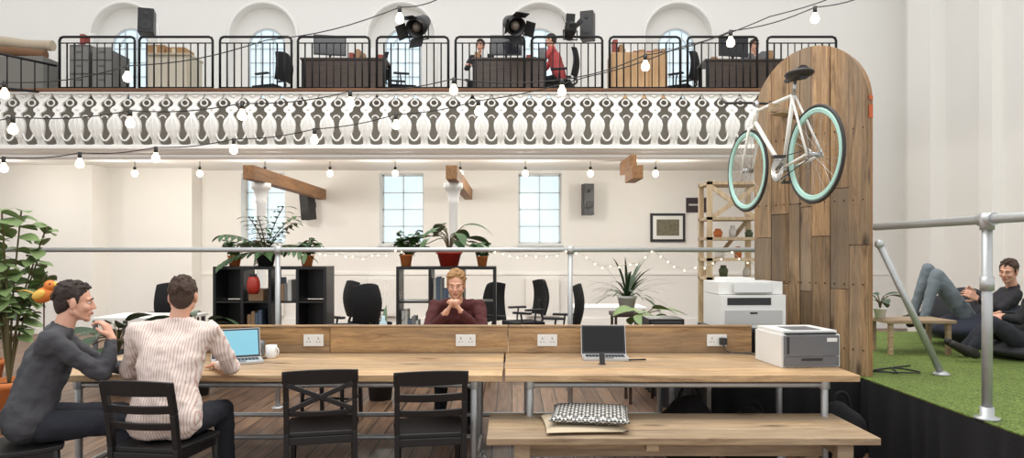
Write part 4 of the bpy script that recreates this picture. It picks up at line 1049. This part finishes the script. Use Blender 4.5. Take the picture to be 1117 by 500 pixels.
person('man_in_grey_jumper',J,b(.05,1,-.10)-b(*O3),(0,0,1),SWGREY,JEAN,HAIRD,[('L',b(.5,1,-.05)-b(*O3),(0,0,-1),-1,.4),('R',b(-.30,-.38,1)-b(*O3),b(-.5,-1,0)-b(*O3),1,.7)],cuff=.18)
b=basis((-.47,6.12),math.pi)
J=dict(pel=b(0,0,.585),chest=b(0,.18,.93),neck=b(0,.27,1.10),head=b(0,.35,1.225),
 shL=b(-.19,.2,1.03),shR=b(.19,.2,1.03),elL=b(-.24,.46,.80),elR=b(.24,.46,.80),wrL=b(-.055,.56,1.02),wrR=b(.055,.56,1.02),
 hipL=b(-.1,.07,.55),hipR=b(.1,.07,.55),knL=b(-.12,.42,.53),knR=b(.12,.42,.53),anL=b(-.12,.42,.1),anR=b(.12,.42,.1))
person('man_in_maroon_jumper',J,(0,-1,-.22),(0,0,1),SWMAR,JEAN,HAIRG,[('L',(-.5,-.1,.85),(-.9,0,-.4),-1,.75),('R',(.5,-.1,.85),(.9,0,-.4),1,.75)],'curly',True,cuff=.1)
def beanbag(loc,sx,sy,sz,mt,seed):
    m=MB(); m.sph((0,0,0),(1,1,1),0,28,18); vs=[]
    for v in m.v:
        x,y,z=v; k=1+.05*math.sin(5*x+seed)+.04*math.cos(6*y+seed*2); zz=(z+.9)/1.9; w=1-.25*max(0,z)
        vs.append((x*sx/2*k*w,y*sy/2*k*w,max(0,zz)*sz*(1+.12*x)))
    m.v=vs; m.obj('beanbag',[mt],loc=loc)
beanbag((WX(1088,6.9),6.95,DZ),1.25,.95,.42,mat('beanbag_navy',(44,48,62),.9,bump=.3),1)
beanbag((WX(1025,8.0),7.65,DZ),.9,.7,.55,mat('beanbag_black',(34,34,38),.9,bump=.3),3)
P=W
J=dict(pel=P(1062,350,6.95),chest=P(1096,328,6.95),neck=P(1104,311,6.9),head=P(1100,296,6.85),
 shL=P(1108,322,6.8),shR=P(1096,320,7.1),elL=P(1088,340,6.68),elR=P(1073,332,7.15),wrL=P(1066,326,6.7),wrR=P(1062,320,6.95),
 hipL=P(1056,348,6.86),hipR=P(1056,348,7.04),knL=P(1022,300,6.84),knR=P(1012,294,7.06),anL=P(1008,346,6.82),anR=P(996,342,7.08),toeL=P(992,354,6.8),toeR=P(980,350,7.1))
person('lounging_person_in_grey_jeans',J,(-.75,-.45,-.2),(.15,0,1),mat('jacket_black',(36,35,40),.85,bump=.3),JEANG,HAIRB,[('L',(-.8,0,.5),(0,1,-.2),1,.5),('R',(-.8,-.2,.4),(0,-1,-.2),-1,.5)],cuff=.05,vox=.014)
J=dict(pel=P(1120,372,6.1),chest=P(1132,335,6.2),neck=P(1135,312,6.2),head=P(1137,297,6.18),
 shL=P(1130,322,5.98),shR=P(1130,322,6.42),elL=P(1112,350,5.95),elR=P(1110,348,6.4),wrL=P(1092,345,6.1),wrR=P(1090,342,6.3),
 hipL=P(1112,372,6.0),hipR=P(1112,372,6.2),knL=P(1082,352,5.95),knR=P(1076,356,6.2),anL=P(1060,381,5.95),anR=P(1052,379,6.2),toeL=P(1040,376,5.95),toeR=P(1034,373,6.2))
person('lounging_person_in_black',J,(-1,-.1,-.3),(0,0,1),mat('hoodie_black',(30,30,33),.9,bump=.3),JEAN,HAIRD,[('L',(-.8,0,-.2),(0,.6,-1),1,.5),('R',(-.8,0,-.2),(0,-.6,-1),-1,.5)],cuff=.05,vox=.014)
beanbag((WX(1128,6.1),6.15,DZ),.8,.7,.2,mat('beanbag_grey',(60,60,64),.9,bump=.3),2)
def sitter(name,px,d,yaw,shirt,hair):
    g0=(WX(px,d),d); b=basis(g0,yaw); G=4.0
    J=dict(pel=b(0,0,G+.58),chest=b(0,.1,G+.95),neck=b(0,.13,G+1.13),head=b(0,.17,G+1.26),shL=b(-.18,.12,G+1.06),shR=b(.18,.12,G+1.06),elL=b(-.22,.3,G+.82),elR=b(.22,.3,G+.82),wrL=b(-.1,.52,G+.82),wrR=b(.1,.52,G+.82),
     hipL=b(-.1,.05,G+.55),hipR=b(.1,.05,G+.55),knL=b(-.12,.42,G+.5),knR=b(.12,.42,G+.5),anL=b(-.12,.42,G+.1),anR=b(.12,.42,G+.1))
    person(name,J,b(0,1,-.25)-b(*O3),(0,0,1),shirt,JEAN,hair,[('L',b(0,1,0)-b(*O3),(0,0,-1),-1,.4),('R',b(0,1,0)-b(*O3),(0,0,-1),1,.4)],vox=.016)
    dup(oc,'office_chair',(g0[0],g0[1],4.0),yaw)
sitter('person_in_red_shirt',611,12.2,1.35,SHPINK,HAIRD)
sitter('person_in_black_top',527,12.7,2.9,mat('top_black',(34,34,38),.9),HAIRD)
sitter('person_in_grey_top',818,12.7,3.3,mat('top_grey',(110,110,114),.9),HAIRB)
m=MB(); x0=WX(950,6.6);x1=WX(1022,6.6); m.box(x0,x1,6.3,6.7,.84,.87,0)
for x in(x0+.05,x1-.05):
    for y in(6.35,6.65): m.box(x-.02,x+.02,y-.02,y+.02,DZ,.84,0)
m.obj('low_coffee_table',[BENCHW],bevel=.004)
plant('potted_monstera',(WX(960,6.5),6.5,.872),.06,.1,WPLA,'broad',7,.3,.07,21,LEAF2)

# ------------------------------------------------------------ light + camera
w=bpy.data.worlds.new('daylight'); bpy.context.scene.world=w; w.use_nodes=True
w.node_tree.nodes['Background'].inputs[0].default_value=(.98,.985,1,1); w.node_tree.nodes['Background'].inputs[1].default_value=1.2
l=bpy.data.lights.new('overhead_fill','AREA'); l.energy=460; l.color=(1,.975,.93); l.size=8; l.shape='RECTANGLE'; l.size_y=5  # added area lamp, soft overhead fill for the open-topped room
o=bpy.data.objects.new('overhead_fill',l); o.location=(0,5.5,7.4); bpy.context.scene.collection.objects.link(o)
cam=bpy.data.cameras.new('camera'); co=bpy.data.objects.new('camera',cam); bpy.context.scene.collection.objects.link(co)
co.location=(0,0,CZ); co.rotation_euler=(math.pi/2,0,0); cam.sensor_width=36; cam.lens=F/1117*36; cam.shift_y=(HY-250)/1117.0; cam.clip_end=100
bpy.context.scene.camera=co
bpy.context.scene.view_settings.view_transform='Standard'
